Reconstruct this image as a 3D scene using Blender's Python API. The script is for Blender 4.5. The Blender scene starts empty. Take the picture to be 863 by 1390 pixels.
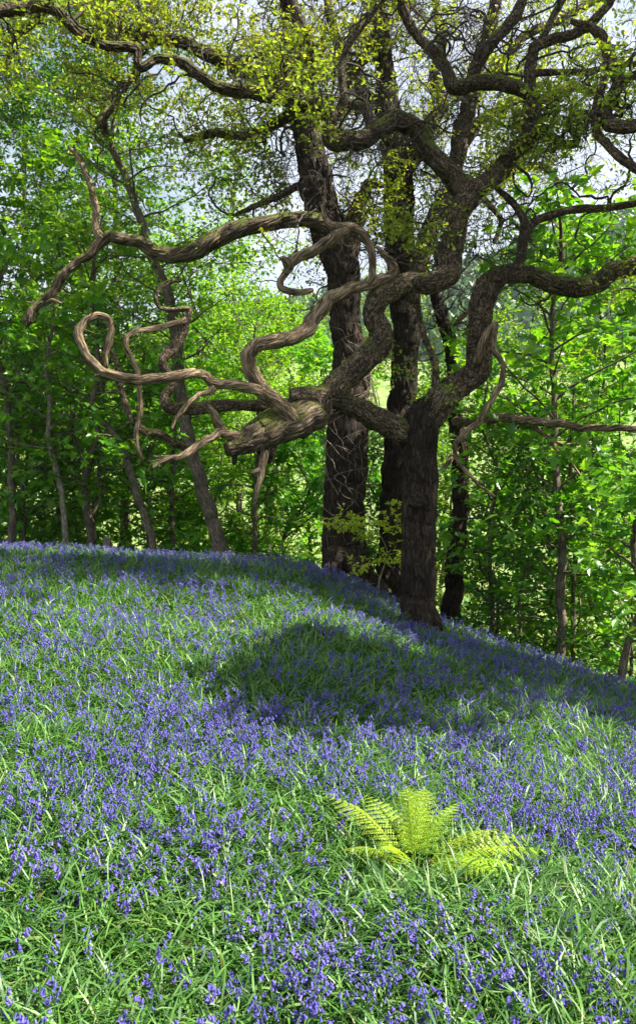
import bpy, bmesh, math, random
import numpy as np
from mathutils import Vector, Matrix
random.seed(7)
RNG = np.random.default_rng(7)
R = math.radians
sc = bpy.context.scene
COL = sc.collection

# ------------------------------------------------------------------ camera
F = 1050.0; CX, CY = 431.5, 695.0
CAMZ = 1.6
PITCH = math.atan(45.0/F)            # horizon sits above the middle of the frame
cam = bpy.data.cameras.new('camera'); camo = bpy.data.objects.new('camera', cam); COL.objects.link(camo)
cam.sensor_fit = 'VERTICAL'; cam.sensor_height = 36.0; cam.lens = 36.0*F/1390.0
cam.clip_start = 0.05; cam.clip_end = 5000
camo.location = (0, 0, CAMZ); camo.rotation_euler = (R(90)-PITCH, 0, 0)
sc.camera = camo
_cp, _sp = math.cos(PITCH), math.sin(PITCH)
def ray(px, py):
    x = (px-CX)/F; v = -(py-CY)/F
    return np.array([x, _cp+v*_sp, -_sp+v*_cp])
def P(px, py, d):
    r = ray(px, py); return np.array([0, 0, CAMZ]) + r*(d/r[1])

# ------------------------------------------------------------------ numpy noise
def _h(ix, iy, iz):
    n = (ix*374761393 + iy*668265263 + iz*2147483647 + 1013904223) & 0xffffffff
    n = ((n ^ (n >> 13))*1274126177) & 0xffffffff
    n = ((n ^ (n >> 16))*2246822519) & 0xffffffff
    return ((n ^ (n >> 15)) & 0xffff)/65535.0
def noise(x, y, z=0.0):
    x, y, z = np.broadcast_arrays(np.asarray(x, float), np.asarray(y, float), np.asarray(z, float))
    fx, fy, fz = np.floor(x), np.floor(y), np.floor(z)
    ix, iy, iz = fx.astype(np.int64), fy.astype(np.int64), fz.astype(np.int64)
    u, v, w = x-fx, y-fy, z-fz
    u = u*u*(3-2*u); v = v*v*(3-2*v); w = w*w*(3-2*w)
    r = 0
    for a in (0, 1):
        for b in (0, 1):
            for c in (0, 1):
                r = r + _h(ix+a, iy+b, iz+c)*(u if a else 1-u)*(v if b else 1-v)*(w if c else 1-w)
    return r*2-1
def unit(a): return a/(np.linalg.norm(a, axis=-1, keepdims=True)+1e-9)

# ------------------------------------------------------------------ terrain height
_xs = np.linspace(-30, 30, 601)
def _tab(xp, fp, s):
    f = np.interp(_xs, xp, fp); k = np.exp(-0.5*(np.arange(-30, 31)*0.1/s)**2); k /= k.sum()
    return np.convolve(np.pad(f, 30, mode='edge'), k, 'valid')
_fx = _tab([-30, -9, -5, -2.5, -.3, .5, 1.2, 2, 3.3, 5, 9, 30], [2.2, .85, .60, .48, .36, .10, -.19, -.40, -.72, -1.25, -2.9, -9], .3)
_yc = _tab([-30, -9, -5, -1, .6, 1.5, 2.2, 3.3, 5, 9, 30], [14, 13, 12.5, 12.3, 12.0, 11.3, 10.6, 9.6, 8.2, 6.5, 3], .5)
def H(x, y):
    x = np.asarray(x, float); y = np.asarray(y, float)
    f = np.interp(x, _xs, _fx); yc = np.interp(x, _xs, _yc)
    t = np.clip((y-1)/8.0, 0, 1); t = t*t*(3-2*t)
    z = (-0.06*x)*(1-t) + f*t
    q = (y-yc)/.8
    z = z - 0.42*.8*np.logaddexp(0, np.clip(q, -50, 400))
    z = z + 0.035*noise(x*.9, y*.9) + 0.03*noise(x*2.3, y*2.3, 4)
    z = np.maximum(z, -60)
    d = np.hypot(x, y)
    ang = np.arctan2(x, np.maximum(y, 1e-3))
    crest = 96 + 42*np.clip(ang/0.4+.25, -1.5, 1.6) + 7*noise(ang*9, 3.3) + 2*noise(ang*40, 1.3)
    fl = -11 + 1.2*noise(x*.03, y*.03)
    far = np.where(d < 70, fl, np.where(d < 200, fl+(d-70)*.30, fl+39+(np.clip(d, 0, 470)-200)/270*(crest-28)))
    far = np.where(d > 470, crest - (d-470)*.12, far)
    far = np.where(y < 0, fl, far)
    k = 2.0
    return np.where(d > 14, np.logaddexp(z/k, far/k)*k, z)
def ground_hit(px, py):
    r = ray(px, py); o = np.array([0, 0, CAMZ])
    t = np.linspace(.5, 40, 8000); p = o+r*t[:, None]
    b = np.nonzero(p[:, 2] < H(p[:, 0], p[:, 1]))[0]
    return p[b[0]] if len(b) else p[-1]

# ------------------------------------------------------------------ materials
def newmat(name):
    m = bpy.data.materials.new(name); m.use_nodes = True
    nt = m.node_tree; nt.nodes.clear()
    return m, nt, nt.nodes, nt.links
def ramp(N, cols):
    r = N.new('ShaderNodeValToRGB'); e = r.color_ramp.elements
    while len(e) < len(cols): e.new(0.5)
    for i, (p, c) in enumerate(cols):
        e[i].position = p; e[i].color = (*c, 1)
    return r
def leafmat(name, cols, trans=.45, tcol=1.5, rough=.45, spec=.4):
    m, nt, N, L = newmat(name)
    at = N.new('ShaderNodeAttribute'); at.attribute_name = 'rnd'
    r = ramp(N, cols); L.new(at.outputs['Fac'], r.inputs['Fac'])
    oi = N.new('ShaderNodeObjectInfo'); hsv = N.new('ShaderNodeHueSaturation'); L.new(r.outputs['Color'], hsv.inputs['Color'])
    for sock, lo, hi in (('Hue', .487, .508), ('Value', .82, 1.25)):      # every plant has its own tone
        q = N.new('ShaderNodeMapRange'); q.inputs[3].default_value = lo; q.inputs[4].default_value = hi; L.new(oi.outputs['Random'], q.inputs[0]); L.new(q.outputs[0], hsv.inputs[sock])
    r = hsv
    p = N.new('ShaderNodeBsdfPrincipled'); p.inputs['Roughness'].default_value = rough
    p.inputs['Specular IOR Level'].default_value = spec
    L.new(r.outputs['Color'], p.inputs['Base Color'])
    t = N.new('ShaderNodeBsdfTranslucent')
    mx = N.new('ShaderNodeMix'); mx.data_type = 'RGBA'; mx.blend_type = 'MULTIPLY'; mx.inputs[0].default_value = 1
    L.new(r.outputs['Color'], mx.inputs[6]); mx.inputs[7].default_value = (tcol*1.15, tcol*1.1, tcol*.35, 1)
    L.new(mx.outputs[2], t.inputs['Color'])
    s = N.new('ShaderNodeMixShader'); s.inputs[0].default_value = trans
    L.new(p.outputs[0], s.inputs[1]); L.new(t.outputs[0], s.inputs[2])
    o = N.new('ShaderNodeOutputMaterial'); L.new(s.outputs[0], o.inputs[0])
    return m
def barkmat(name, c1, c2, c3, moss=0.0, us=26, vs=5, bump=.9, mossc=((.045, .06, .008), (.16, .19, .02))):
    # bark: attribute 'bark' = (r cos, r sin, length) so ridges run along the limb
    m, nt, N, L = newmat(name)
    at = N.new('ShaderNodeAttribute'); at.attribute_name = 'bark'
    mp = N.new('ShaderNodeMapping'); mp.inputs['Scale'].default_value = (us, us, vs); L.new(at.outputs['Vector'], mp.inputs[0])
    n1 = N.new('ShaderNodeTexNoise'); n1.inputs['Scale'].default_value = 1.6; n1.inputs['Detail'].default_value = 6; n1.inputs['Roughness'].default_value = .65
    L.new(mp.outputs[0], n1.inputs['Vector'])
    v = N.new('ShaderNodeTexNoise'); v.inputs['Scale'].default_value = 1.1; v.inputs['Detail'].default_value = 2; v.inputs['Distortion'].default_value = .6; L.new(mp.outputs[0], v.inputs['Vector'])
    sb = N.new('ShaderNodeMath'); sb.operation = 'SUBTRACT'; L.new(v.outputs['Fac'], sb.inputs[0]); sb.inputs[1].default_value = .5
    ab = N.new('ShaderNodeMath'); ab.operation = 'ABSOLUTE'; L.new(sb.outputs[0], ab.inputs[0])
    mn = N.new('ShaderNodeMath'); mn.operation = 'MINIMUM'; L.new(ab.outputs[0], mn.inputs[0]); mn.inputs[1].default_value = .13
    mul = N.new('ShaderNodeMath'); mul.operation = 'MULTIPLY_ADD'; L.new(mn.outputs[0], mul.inputs[0]); mul.inputs[1].default_value = 2.4
    L.new(n1.outputs['Fac'], mul.inputs[2])
    r = ramp(N, [(.42, c1), (.66, c2), (.95, c3)]); L.new(mul.outputs[0], r.inputs['Fac'])
    n2 = N.new('ShaderNodeTexNoise'); n2.inputs['Scale'].default_value = 5; n2.inputs['Detail'].default_value = 3; L.new(at.outputs['Vector'], n2.inputs['Vector'])
    hs = N.new('ShaderNodeMapRange'); hs.inputs[1].default_value = .3; hs.inputs[2].default_value = .7; hs.inputs[3].default_value = .5; hs.inputs[4].default_value = 1.5
    L.new(n2.outputs['Fac'], hs.inputs[0])
    mx0 = N.new('ShaderNodeMix'); mx0.data_type = 'RGBA'; mx0.blend_type = 'MULTIPLY'; mx0.inputs[0].default_value = 1
    L.new(r.outputs['Color'], mx0.inputs[6]); L.new(hs.outputs[0], mx0.inputs[7])
    p = N.new('ShaderNodeBsdfPrincipled'); p.inputs['Roughness'].default_value = .85; p.inputs['Specular IOR Level'].default_value = .25
    last = mx0.outputs[2]
    if moss > 0:
        g = N.new('ShaderNodeNewGeometry'); sx = N.new('ShaderNodeSeparateXYZ'); L.new(g.outputs['Normal'], sx.inputs[0])
        n3 = N.new('ShaderNodeTexNoise'); n3.inputs['Scale'].default_value = 3.2; n3.inputs['Detail'].default_value = 5; L.new(at.outputs['Vector'], n3.inputs['Vector'])
        ad = N.new('ShaderNodeMath'); ad.operation = 'MULTIPLY_ADD'; L.new(n3.outputs['Fac'], ad.inputs[0]); ad.inputs[1].default_value = 2.2
        L.new(sx.outputs['Z'], ad.inputs[2])
        mr = N.new('ShaderNodeMapRange'); mr.inputs[1].default_value = 2.05-moss; mr.inputs[2].default_value = 2.4-moss; L.new(ad.outputs[0], mr.inputs[0])
        n4 = N.new('ShaderNodeTexNoise'); n4.inputs['Scale'].default_value = 60; L.new(at.outputs['Vector'], n4.inputs['Vector'])
        mr2 = ramp(N, [(.3, mossc[0]), (.75, mossc[1])]); L.new(n4.outputs['Fac'], mr2.inputs['Fac'])
        mx = N.new('ShaderNodeMix'); mx.data_type = 'RGBA'; L.new(mr.outputs[0], mx.inputs[0]); L.new(last, mx.inputs[6]); L.new(mr2.outputs['Color'], mx.inputs[7])
        last = mx.outputs[2]
    L.new(last, p.inputs['Base Color'])
    b = N.new('ShaderNodeBump'); b.inputs['Strength'].default_value = bump; b.inputs['Distance'].default_value = .02
    L.new(mul.outputs[0], b.inputs['Height']); L.new(b.outputs[0], p.inputs['Normal'])
    o = N.new('ShaderNodeOutputMaterial'); L.new(p.outputs[0], o.inputs[0])
    return m
def flatmat(name, c, rough=.8, spec=.3, vary=.3, scale=30):
    m, nt, N, L = newmat(name)
    tc = N.new('ShaderNodeTexCoord'); n = N.new('ShaderNodeTexNoise'); n.inputs['Scale'].default_value = scale; L.new(tc.outputs['Object'], n.inputs['Vector'])
    r = ramp(N, [(.3, tuple(k*(1-vary) for k in c)), (.7, tuple(k*(1+vary) for k in c))]); L.new(n.outputs['Fac'], r.inputs['Fac'])
    p = N.new('ShaderNodeBsdfPrincipled'); p.inputs['Roughness'].default_value = rough; p.inputs['Specular IOR Level'].default_value = spec
    L.new(r.outputs['Color'], p.inputs['Base Color'])
    o = N.new('ShaderNodeOutputMaterial'); L.new(p.outputs[0], o.inputs[0]); return m

M = {}
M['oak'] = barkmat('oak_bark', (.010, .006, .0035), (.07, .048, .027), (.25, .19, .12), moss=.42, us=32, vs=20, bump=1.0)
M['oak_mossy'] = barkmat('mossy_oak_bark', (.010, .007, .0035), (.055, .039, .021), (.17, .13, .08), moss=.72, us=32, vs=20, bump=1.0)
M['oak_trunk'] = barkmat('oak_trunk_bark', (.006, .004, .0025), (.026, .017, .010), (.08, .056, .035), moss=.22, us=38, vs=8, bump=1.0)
M['dead'] = barkmat('bleached_dead_wood', (.028, .017, .009), (.18, .123, .07), (.42, .32, .205), moss=.0, us=46, vs=5, bump=.9)
M['deadmoss'] = barkmat('weathered_mossy_dead_wood', (.025, .016, .009), (.105, .073, .044), (.25, .195, .13), moss=.62, us=40, vs=4, bump=1.0)
M['twig'] = flatmat('twig_bark', (.055, .043, .032))
M['stem'] = barkmat('sapling_bark', (.03, .022, .015), (.11, .085, .06), (.21, .17, .12), moss=.1, us=40, vs=9, bump=.5)
M['stemlight'] = barkmat('pale_sapling_bark', (.07, .055, .04), (.22, .18, .13), (.40, .34, .27), moss=.0, us=40, vs=9, bump=.5)
YG = [(0, (.12, .19, .015)), (.5, (.20, .28, .025)), (1, (.34, .38, .06))]
M['oakleaf'] = leafmat('young_oak_leaf', YG, trans=.5)
M['beech'] = leafmat('beech_leaf', [(0, (.07, .17, .012)), (.5, (.14, .29, .018)), (1, (.24, .38, .03))], trans=.58)
M['syc'] = leafmat('sycamore_leaf', [(0, (.04, .14, .012)), (.5, (.09, .25, .018)), (1, (.18, .35, .028))], trans=.52, rough=.35, spec=.55)
M['dark'] = leafmat('holly_green_leaf', [(0, (.018, .075, .010)), (.6, (.045, .15, .018)), (1, (.10, .23, .03))], trans=.42, rough=.38)
M['lime'] = leafmat('young_beech_leaf', [(0, (.27, .40, .03)), (1, (.48, .56, .08))], trans=.55)
M['fern'] = leafmat('fern_frond', [(0, (.20, .34, .02)), (1, (.40, .52, .05))], trans=.45)
M['blade'] = leafmat('bluebell_leaf_blade', [(0, (.015, .062, .008)), (.5, (.050, .150, .014)), (.95, (.13, .26, .04)), (1, (.18, .17, .06))], trans=.3, rough=.5, spec=.7)
M['bell'] = leafmat('bluebell_petal', [(0, (.10, .06, .34)), (.5, (.15, .105, .46)), (1, (.27, .21, .62))], trans=.35, tcol=1.0, rough=.5)
for nd in M['bell'].node_tree.nodes:
    if nd.bl_idname == 'ShaderNodeMix': nd.inputs[7].default_value = (1.1, .95, 1.2, 1)
M['flstem'] = leafmat('bluebell_stem', [(0, (.05, .13, .03)), (1, (.10, .20, .06))], trans=.2)
M['litter'] = leafmat('dry_leaf', [(0, (.10, .055, .025)), (.6, (.22, .14, .07)), (1, (.42, .32, .2))], trans=.2, rough=.6)
for nd in M['litter'].node_tree.nodes:
    if nd.bl_idname == 'ShaderNodeMix': nd.inputs[7].default_value = (1, 1, 1, 1)

# ------------------------------------------------------------------ mesh helpers
def mkmesh(name, V, faces_list, mat, parent=None, org=None, smooth=True, attrs=None):
    """faces_list: list of (n,k) int arrays; attrs: {name:(domain,type,array)}"""
    V = np.asarray(V, np.float32)
    if org is not None: V = V - np.asarray(org, np.float32)
    me = bpy.data.meshes.new(name)
    nl = sum(f.size for f in faces_list); nf = sum(len(f) for f in faces_list)
    me.vertices.add(len(V)); me.vertices.foreach_set('co', V.ravel())
    me.loops.add(nl); me.polygons.add(nf)
    vi = np.concatenate([f.ravel() for f in faces_list]).astype(np.int32)
    tot = np.concatenate([np.full(len(f), f.shape[1]) for f in faces_list]).astype(np.int32)
    st = np.concatenate([[0], np.cumsum(tot)[:-1]]).astype(np.int32)
    me.loops.foreach_set('vertex_index', vi); me.polygons.foreach_set('loop_start', st)
    me.polygons.foreach_set('use_smooth', np.full(nf, smooth))
    for an, (dom, ty, arr) in (attrs or {}).items():
        a = me.attributes.new(an, ty, dom)
        a.data.foreach_set('vector' if ty == 'FLOAT_VECTOR' else 'value', np.asarray(arr, np.float32).ravel())
    me.update(calc_edges=True)
    for mm in (mat if isinstance(mat, (list, tuple)) else [mat]): me.materials.append(mm)
    o = bpy.data.objects.new(name, me); COL.objects.link(o)
    if parent is not None: o.parent = parent
    return o
def thing(name, label, cat, loc=(0, 0, 0), group=None):
    o = bpy.data.objects.new(name, None); COL.objects.link(o); o.location = tuple(float(k) for k in loc)
    o.empty_display_size = .2; tag(o, label, cat, group); return o
def tag(o, label=None, cat=None, group=None, kind=None):
    if label: o['label'] = label
    if cat: o['category'] = cat
    if group: o['group'] = group
    if kind: o['kind'] = kind
    return o

def catmull(pts, step, tg=.45):
    """pts (n,4): xyz + radius -> resampled (m,4)"""
    pts = np.asarray(pts, float); n = len(pts)
    ext = np.vstack([2*pts[0]-pts[1], pts, 2*pts[-1]-pts[-2]]); ext[0, 3] = pts[0, 3]; ext[-1, 3] = pts[-1, 3]
    out = []
    for i in range(n-1):
        p0, p1, p2, p3 = ext[i:i+4]
        L = np.linalg.norm(p2[:3]-p1[:3]); m = max(2, int(L/step))
        t = np.linspace(0, 1, m, endpoint=False)[:, None]
        # centripetal-ish: reduced tangents to avoid overshoot
        m1 = (p2-p0)*tg; m2 = (p3-p1)*tg
        q = (2*t**3-3*t**2+1)*p1 + (t**3-2*t**2+t)*m1 + (-2*t**3+3*t**2)*p2 + (t**3-t**2)*m2
        out.append(q)
    out.append(pts[-1:]); return np.vstack(out)

def tube_data(C, rad, sides, disp=0.0, seed=0.0, twist=0.0, fr=3.0, fl=6.0, lump=.10):
    """one limb with bark relief; C (m,3), rad (m,)"""
    m = len(C)
    T = unit(np.gradient(C, axis=0))
    ref = np.array([0, 0, 1.0]) if abs(T[0][2]) < .9 else np.array([1.0, 0, 0])
    n = unit(np.cross(T[0], ref)); Ns = [n]
    for i in range(1, m):
        n = Ns[-1] - T[i]*np.dot(Ns[-1], T[i]); n = n/(np.linalg.norm(n)+1e-9); Ns.append(n)
    Ns = np.array(Ns); B = np.cross(T, Ns)
    s = np.concatenate([[0], np.cumsum(np.linalg.norm(np.diff(C, axis=0), axis=1))])
    th = np.linspace(0, 2*math.pi, sides, endpoint=False)
    TH = th[None, :] + twist*s[:, None]
    ct, st = np.cos(TH), np.sin(TH); S = s[:, None]; rr = rad[:, None]
    lumpn = noise(ct*1.3+seed, st*1.3, S/(rr*3+.02)) + .5*noise(ct*2.5, st*2.5+seed, S/(rr*1.4+.02))
    ridge = 1-np.abs(noise(ct*fr*rr*22+seed*3, st*fr*rr*22, S*fl))*2
    ridge2 = noise(ct*fr*rr*50, st*fr*rr*50+seed, S*fl*2.2)
    r = rr*(1+lump*lumpn) + disp*(ridge*.7+ridge2*.5)
    r = np.maximum(r, rr*.35)
    V = C[:, None, :] + r[..., None]*(np.cos(th)[None, :, None]*Ns[:, None, :]+np.sin(th)[None, :, None]*B[:, None, :])
    V = V.reshape(-1, 3)
    bk = np.stack([ct*rr, st*rr, S+0*ct+seed], -1).reshape(-1, 3)
    i = np.arange(m-1)[:, None]*sides; j = np.arange(sides)[None, :]; j2 = (j+1) % sides
    Fq = np.stack([i+j, i+j2, i+sides+j2, i+sides+j], -1).reshape(-1, 4)
    e0, e1 = len(V), len(V)+1
    V = np.vstack([V, C[0]-T[0]*rad[0]*.3, C[-1]+T[-1]*rad[-1]*.5]); bk = np.vstack([bk, [[0, 0, 0]], [[0, 0, s[-1]]]])
    j = np.arange(sides); j2 = (j+1) % sides
    F1 = np.stack([j2, j, np.full(sides, e0)], -1); b = (m-1)*sides
    F2 = np.stack([b+j, b+j2, np.full(sides, e1)], -1)
    return V, [Fq, np.vstack([F1, F2])], bk

LIMBS = {}
def limb(name, pts, mat, parent, org, key=None, disp=.008, sides=None, lump=.10, twist=0.0, label=None, rs=None, world=False, step=.02):
    """pts = (px, py, depth, radius_px)"""
    if rs is None: rs = .90 if name in ('trunk', 'log', 'root') else .80
    if world: A = np.array([list(p) for p in pts], float)
    else: A = np.array([[*P(p[0], p[1], p[2]), p[3]*p[2]/F*rs] for p in pts])
    isdead = name.startswith('dead')
    Q = catmull(A, step, .24 if isdead else .30); C, rad = Q[:, :3].copy(), Q[:, 3]
    sd = RNG.uniform(0, 50)
    s = np.arange(len(C))*step
    for k in range(3):      # small wobble of the axis, anchored at the root
        w = np.minimum(s/.15, 1)
        C[:, k] += w*np.minimum(rad*(.5 if isdead else .22), .022)*(noise(s*4+sd, k*7.7)+.6*noise(s*11, k*3.3+sd))
    sides = sides or int(np.clip(rad.max()*2*math.pi/.014, 8, 84))
    V, Fs, bk = tube_data(C, rad, sides, disp=min(disp*1.5, rad.mean()*.22), seed=sd, twist=twist, lump=lump)
    o = mkmesh(name, V, Fs, mat, parent, org, attrs={'bark': ('POINT', 'FLOAT_VECTOR', bk)})
    if isdead and s[-1] > .35:
        ns = int(s[-1]*5); i = RNG.integers(len(C)//8, len(C)-2, ns); T = unit(np.gradient(C, axis=0))[i]
        Bs = wander(C[i], unit(T*.6+RNG.normal(size=(ns, 3))), RNG.uniform(.03, .22, ns)**1.0, 7, .28)
        tr_ = taper(ns, 7, np.minimum(rad[i]*.28, .007), .35)
        for q in range(ns): tubes_obj('twig', [(Bs[q:q+1], tr_[q:q+1])], mat, o, org, sides=5)
    if label: o['label'] = label
    if key: LIMBS.setdefault(key, []).append((C, rad))
    return o

def multi_tube(Pts, Rad, sides=3):
    """Pts (N,K,3), Rad (N,K) -> V, F, bark"""
    N_, K = Rad.shape
    T = unit(np.gradient(Pts, axis=1))
    ref = np.zeros_like(T); ref[..., 2] = 1
    steep = np.abs(T[..., 2]) > .95; ref[steep] = (1, 0, 0)
    U = unit(np.cross(T, ref)); W = np.cross(T, U)
    th = np.linspace(0, 2*math.pi, sides, endpoint=False)
    V = Pts[:, :, None, :] + Rad[:, :, None, None]*(np.cos(th)[:, None]*U[:, :, None, :]+np.sin(th)[:, None]*W[:, :, None, :])
    s = np.cumsum(np.linalg.norm(np.diff(Pts, axis=1, prepend=Pts[:, :1]), axis=2), axis=1)
    bk = np.stack([np.cos(th)*Rad[..., None], np.sin(th)*Rad[..., None], s[..., None]+0*th], -1)
    n = np.arange(N_)[:, None, None]*K*sides; k = np.arange(K-1)[None, :, None]*sides; j = np.arange(sides)[None, None, :]; j2 = (j+1) % sides
    b = n+k
    Fq = np.stack([b+j, b+j2, b+sides+j2, b+sides+j], -1).reshape(-1, 4)
    return V.reshape(-1, 3), Fq, bk.reshape(-1, 3)
def tubes_obj(name, sets, mat, parent=None, org=None, sides=3):
    Vs, Fs, Bs, off = [], [], [], 0
    for Pts, Rad in sets:
        V, Fq, bk = multi_tube(Pts, Rad, sides); Vs.append(V); Fs.append(Fq+off); Bs.append(bk); off += len(V)
    return mkmesh(name, np.vstack(Vs), [np.vstack(Fs)], mat, parent, org, attrs={'bark': ('POINT', 'FLOAT_VECTOR', np.vstack(Bs))})

def wander(S, D, Ln, K, wig, up=0.0, flat=1.0):
    N_ = len(S); D = unit(D); p = S.copy(); out = [p.copy()]
    Ln = np.broadcast_to(Ln, (N_,))[:, None]
    for k in range(K-1):
        n = RNG.normal(size=(N_, 3))*wig; n[:, 2] *= flat
        D = unit(D + n + np.array([0, 0, up])); p = p + D*Ln/(K-1); out.append(p.copy())
    return np.stack(out, 1)
def taper(N_, K, r0, r1=.15):
    return np.broadcast_to(r0, (N_,))[:, None]*np.linspace(1, r1, K)[None, :]

PAL = np.array([(.12, 0), (-.10, .18), (-.02, .46), (.16, .24), (.42, .56), (.46, .22), (.74, .17), (1, 0), (.74, -.17), (.46, -.22), (.42, -.56), (.16, -.24), (-.02, -.46), (-.10, -.18)])
OAKL = np.array([(0, 0), (.25, .10), (.38, .22), (.5, .15), (.68, .30), (.85, .20), (1, 0), (.85, -.20), (.68, -.30), (.5, -.15), (.38, -.22), (.25, -.10)])
def leaves(name, C, A, Nn, L, mat, kind='rhomb', wr=.6, parent=None, org=None, fold=.25, stuff=None):
    n = len(C); A = unit(A); S = unit(np.cross(A, Nn)); Nn = np.cross(S, A)
    L = np.broadcast_to(L, (n,))[:, None]
    if kind == 'rhomb':
        loc = np.array([(0, 0), (.42, wr/2), (1, 0), (.42, -wr/2)]); F_ = np.array([[0, 1, 2], [0, 2, 3]])
    elif kind == 'ell':
        loc = np.array([(0, 0), (.22, wr*.36), (.55, wr/2), (1, 0), (.55, -wr/2), (.22, -wr*.36)]); F_ = np.array([[0, 1, 2, 3], [0, 3, 4, 5]])
    elif kind == 'oak':
        loc = OAKL; m = len(loc); F_ = np.array([[0, 1, 2, 3], [0, 3, 4, 5], [0, 5, 6, 7], [0, 7, 8, 9], [0, 9, 10, 11]])
    else:
        loc = PAL; m = len(loc); F_ = np.array([[0, i, i+1] for i in range(1, m-1)]+[[0, m-1, 1]])
    z = fold*np.abs(loc[:, 1]) - .18*loc[:, 0]**2
    V = C[:, None, :] + L[:, None]*(loc[None, :, 0:1]*A[:, None, :] + loc[None, :, 1:2]*S[:, None, :] + z[None, :, None]*Nn[:, None, :])
    k = len(loc); Fs = (np.arange(n)[:, None, None]*k + F_[None]).reshape(-1, F_.shape[1])
    rnd = np.repeat(RNG.random(n), len(F_))
    o = mkmesh(name, V.reshape(-1, 3), [Fs], mat, parent, org, smooth=False, attrs={'rnd': ('FACE', 'FLOAT', rnd)})
    return o

def leaf_from_twigs(Tw, per, t0=.35, off=.03, droop=0.0, tilt=.5):
    """pick leaf bases along twigs -> C, A, N"""
    N_, K, _ = Tw.shape
    idx = np.repeat(np.arange(N_), per); m = len(idx)
    t = t0 + (1-t0)*RNG.random(m)**.8; f = t*(K-1); i = np.minimum(f.astype(int), K-2); u = (f-i)[:, None]
    C = Tw[idx, i]*(1-u)+Tw[idx, i+1]*u
    D = unit(Tw[idx, i+1]-Tw[idx, i])
    A = unit(D*.6 + RNG.normal(size=(m, 3))*np.array([.7, .7, .35]) + np.array([0, 0, -droop]))
    Nn = unit(np.array([0, 0, 1.0]) + RNG.normal(size=(m, 3))*tilt)
    C = C + A*off*RNG.random((m, 1))
    return C, A, Nn

def pts_on(limbs, n, t0=0.0, t1=1.0, wt=True, filt=None):
    """random points + tangents on a set of limbs"""
    Cs, Ts, Rs = [], [], []
    for C, r in limbs:
        m = len(C); a, b = int(m*t0), max(int(m*t1), 2)
        T = unit(np.gradient(C, axis=0)); Cs.append(C[a:b]); Ts.append(T[a:b]); Rs.append(r[a:b])
    Cs, Ts, Rs = np.vstack(Cs), np.vstack(Ts), np.concatenate(Rs)
    if filt is not None:
        k = filt(Cs); Cs, Ts, Rs = Cs[k], Ts[k], Rs[k]
    i = RNG.integers(0, len(Cs), n); return Cs[i], Ts[i], Rs[i]
def flat_pts(B):   # (N,K,3) branches -> start points and tangents
    T = unit(np.gradient(B, axis=1)); return B, T
def sprout(B, per, ln, K, wig, up, t0=.2, spread=1.0, flat=1.0):
    """side shoots from branches B"""
    N_, KK, _ = B.shape; T = unit(np.gradient(B, axis=1))
    idx = np.repeat(np.arange(N_), per); m = len(idx)
    f = (t0+(1-t0)*RNG.random(m))*(KK-1); i = np.minimum(f.astype(int), KK-2); u = (f-i)[:, None]
    S = B[idx, i]*(1-u)+B[idx, i+1]*u
    rv = RNG.normal(size=(m, 3)); rv[:, 2] *= flat
    D = unit(T[idx, i]*.5 + unit(rv)*spread)
    return wander(S, D, ln*RNG.uniform(.6, 1.3, m), K, wig, up, flat)

# ------------------------------------------------------------------ world, sun
SUN_EL, SUN_AZ = 52.0, 103.0      # azimuth from +Y (view direction) towards +X
w = bpy.data.worlds.new('World'); sc.world = w; w.use_nodes = True
nt = w.node_tree; N, L = nt.nodes, nt.links; N.clear()
sky = N.new('ShaderNodeTexSky'); sky.sky_type = 'NISHITA'; sky.sun_disc = False
sky.sun_elevation = R(SUN_EL); sky.sun_rotation = R(SUN_AZ); sky.air_density = 1.2; sky.dust_density = 1.0; sky.ozone_density = 1.5
tc = N.new('ShaderNodeTexCoord'); mp = N.new('ShaderNodeMapping'); mp.inputs['Scale'].default_value = (1, 1, 2.2)
mp.inputs['Location'].default_value = (.3, .1, .55)
L.new(tc.outputs['Generated'], mp.inputs[0])
nn = N.new('ShaderNodeTexNoise'); nn.inputs['Scale'].default_value = 2.3; nn.inputs['Detail'].default_value = 7; nn.inputs['Roughness'].default_value = .55
L.new(mp.outputs[0], nn.inputs['Vector'])
cr = ramp(N, [(.32, (0, 0, 0)), (.54, (1, 1, 1))]); L.new(nn.outputs['Fac'], cr.inputs['Fac'])
mx = N.new('ShaderNodeMix'); mx.data_type = 'RGBA'; L.new(cr.outputs['Color'], mx.inputs[0]); L.new(sky.outputs[0], mx.inputs[6])
mx.inputs[7].default_value = (6.3, 6.9, 7.9, 1)
bg = N.new('ShaderNodeBackground'); bg.inputs['Strength'].default_value = .05; L.new(mx.outputs[2], bg.inputs['Color'])
ow = N.new('ShaderNodeOutputWorld'); L.new(bg.outputs[0], ow.inputs['Surface'])
sl = bpy.data.lights.new('sun', 'SUN'); sl.energy = 5.0; sl.angle = R(.53); sl.color = (1, .95, .86)
so = bpy.data.objects.new('sun', sl); COL.objects.link(so)
sd = Vector((math.cos(R(SUN_EL))*math.sin(R(SUN_AZ)), math.cos(R(SUN_EL))*math.cos(R(SUN_AZ)), math.sin(R(SUN_EL))))
so.rotation_euler = sd.to_track_quat('Z', 'Y').to_euler(); so.location = tuple(sd*60)
vs = sc.view_settings; vs.view_transform = 'Standard'; vs.look = 'None'; vs.gamma = 1; vs.exposure = 1.66; vs.use_curve_mapping = False
cy = sc.cycles; cy.max_bounces = 6; cy.diffuse_bounces = 4; cy.glossy_bounces = 2; cy.transmission_bounces = 4; cy.transparent_max_bounces = 4
cy.sample_clamp_indirect = 4.0; cy.caustics_reflective = False; cy.caustics_refractive = False

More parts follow.
